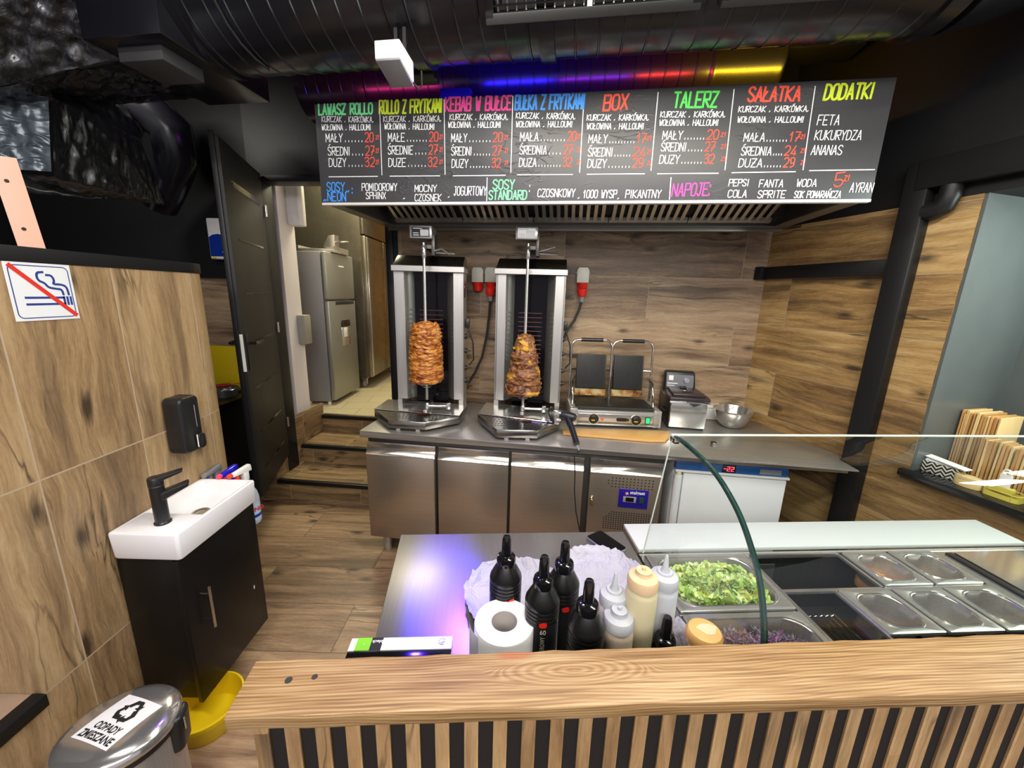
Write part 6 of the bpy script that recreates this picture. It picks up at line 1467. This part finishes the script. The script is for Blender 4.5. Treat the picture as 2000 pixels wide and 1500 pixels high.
_uv = m_pat.n('UVMap').outputs[0]; _x = m_pat.n('SeparateXYZ', Vector=_uv)
_u = m_pat.math('MULTIPLY', _x.outputs[0], 55.0); _v = m_pat.math('MULTIPLY', _x.outputs[1], 55.0)
_tri = m_pat.math('PINGPONG', _u, 1.0); _f = m_pat.math('FRACT', m_pat.math('ADD', _v, m_pat.math('MULTIPLY', _tri, 1.0)))
m_pat.set(Base__Color=m_pat.mix(m_pat.math('GREATER_THAN', _f, .55), (.008, .008, .009, 1), srgb('#d9d4c8')), Roughness=.6); m_pat = m_pat.m
pbx = thing('napkin_box', 'black and white woven pattern box with white napkins on the niche sill', 'box', nloc(1.014, .05), ra)
obj('box_body', MB().box(0, .13, 0, .06, 0, .055, .002), m_pat, pbx)
obj('napkins', MB().box(.006, .124, .006, .054, .05, .064, .002).hexa([(.0, .008, .070), (.16, -.02, .066), (.16, .03, .066), (.0, .05, .074), (.0, .008, .073), (.16, -.02, .069), (.16, .03, .069), (.0, .05, .077)]), m_paper, pbx)
pb2 = thing('cutlery_box', 'black woven pattern box further right on the niche sill behind the yellow basket', 'box', nloc(1.375, .0), ra)
obj('box_body', MB().box(0, .26, .04, .13, 0, .05, .002), m_pat, pb2)
ow = thing('wooden_box', 'pale oval wooden box on the front edge of the niche sill', 'box', nloc(1.185, .045), ra)
obj('box_wall', MB().lathe([(0, 0), (.98, 0), (1, .004), (1, .042), (.96, .044), (0, .044)], 40, sx=.046, sy=.026), pm('pale_birch', '#d8bb7e', .5), ow)
obj('box_rim', MB().lathe([(1.0, .030), (1.03, .031), (1.03, .046), (.97, .047)], 40, sx=.046, sy=.026), pm('pale_birch_rim', '#e3cb93', .5), ow)
yb2 = thing('basket', 'yellow plastic basket beside the oval wooden box on the niche sill', 'basket', nloc(1.285, .045), ra)
m_yc = milky('clear_yellow_plastic', '#d8c95a', .25)
b = MB(); R0 = roundrect(-.05, .06, -.02, .05, .02, 4)
b.grid([[(x, y, z) for x, y in R0] for z in (0, .02)], wrap=True).poly([(x, y, .001) for x, y in R0])
b.tube([(x, y, .03) for x, y in R0], .002, 6, closed=True)
for i in range(0, len(R0), 3): b.tube([(*R0[i], .0), (*R0[i], .03)], .0016, 6)
obj('basket_wall', b, m_yc, yb2)
cl_ = thing('bag_clip', 'white plastic clip lying in the yellow basket on the niche sill', 'clip', nloc(1.28, .055), ra)
obj('clip_jaw', MB().box(-.035, .035, -.006, .02, .02, .045, .003), m_yc, cl_)
obj('clip_handle', MB().box(-.016, .020, .0, .006, .04, .10, .002).tube([(.002 + .012 * math.cos(a), .003, .108 + .012 * math.sin(a)) for a in [2 * PI * k / 16 for k in range(16)]], .004, 8, closed=True), m_white, cl_)
fb = tag(obj('paper_envelope', MB().hexa([(0, 0, 0), (.16, 0, 0), (.16, .012, 0), (0, .012, 0), (.0, .05, .17), (.16, .05, .17), (.16, .06, .17), (0, .06, .17)], .002, 1), m_kraftlight), 'pale kraft envelope leaning against the bag stack at the right of the niche', 'envelope')
fb.location = nloc(1.37, .15); fb.rotation_euler = (0, 0, ra)
# ceiling lamps that light the place
m_lamp = pm('lamp_diffuser', '#ffffff', .4, emit=(1, .97, .88), es=7)
for (x, y, z, L, lb) in ((.55, 1.22, 2.63, 1.6, 'long ceiling lamp hanging above the prep fridge'), (-.75, .25, 3.08, 1.2, 'ceiling lamp above the left end of the bar'), (1.05, .1, 3.08, 1.2, 'ceiling lamp above the right end of the bar')):
    t = thing('ceiling_lamp', lb, 'lamp', (x, y, z), 0, 'ceiling lamps above the bar')
    obj('housing', MB().box(-L / 2 - .02, L / 2 + .02, -.07, .07, .0, .06, .004), m_white, t)
    obj('hanger', MB().tube([(-L / 3, 0, .06), (-L / 3, 0, 3.3 - z)], .004, 6).tube([(L / 3, 0, .06), (L / 3, 0, 3.3 - z)], .004, 6), m_steelp, t)
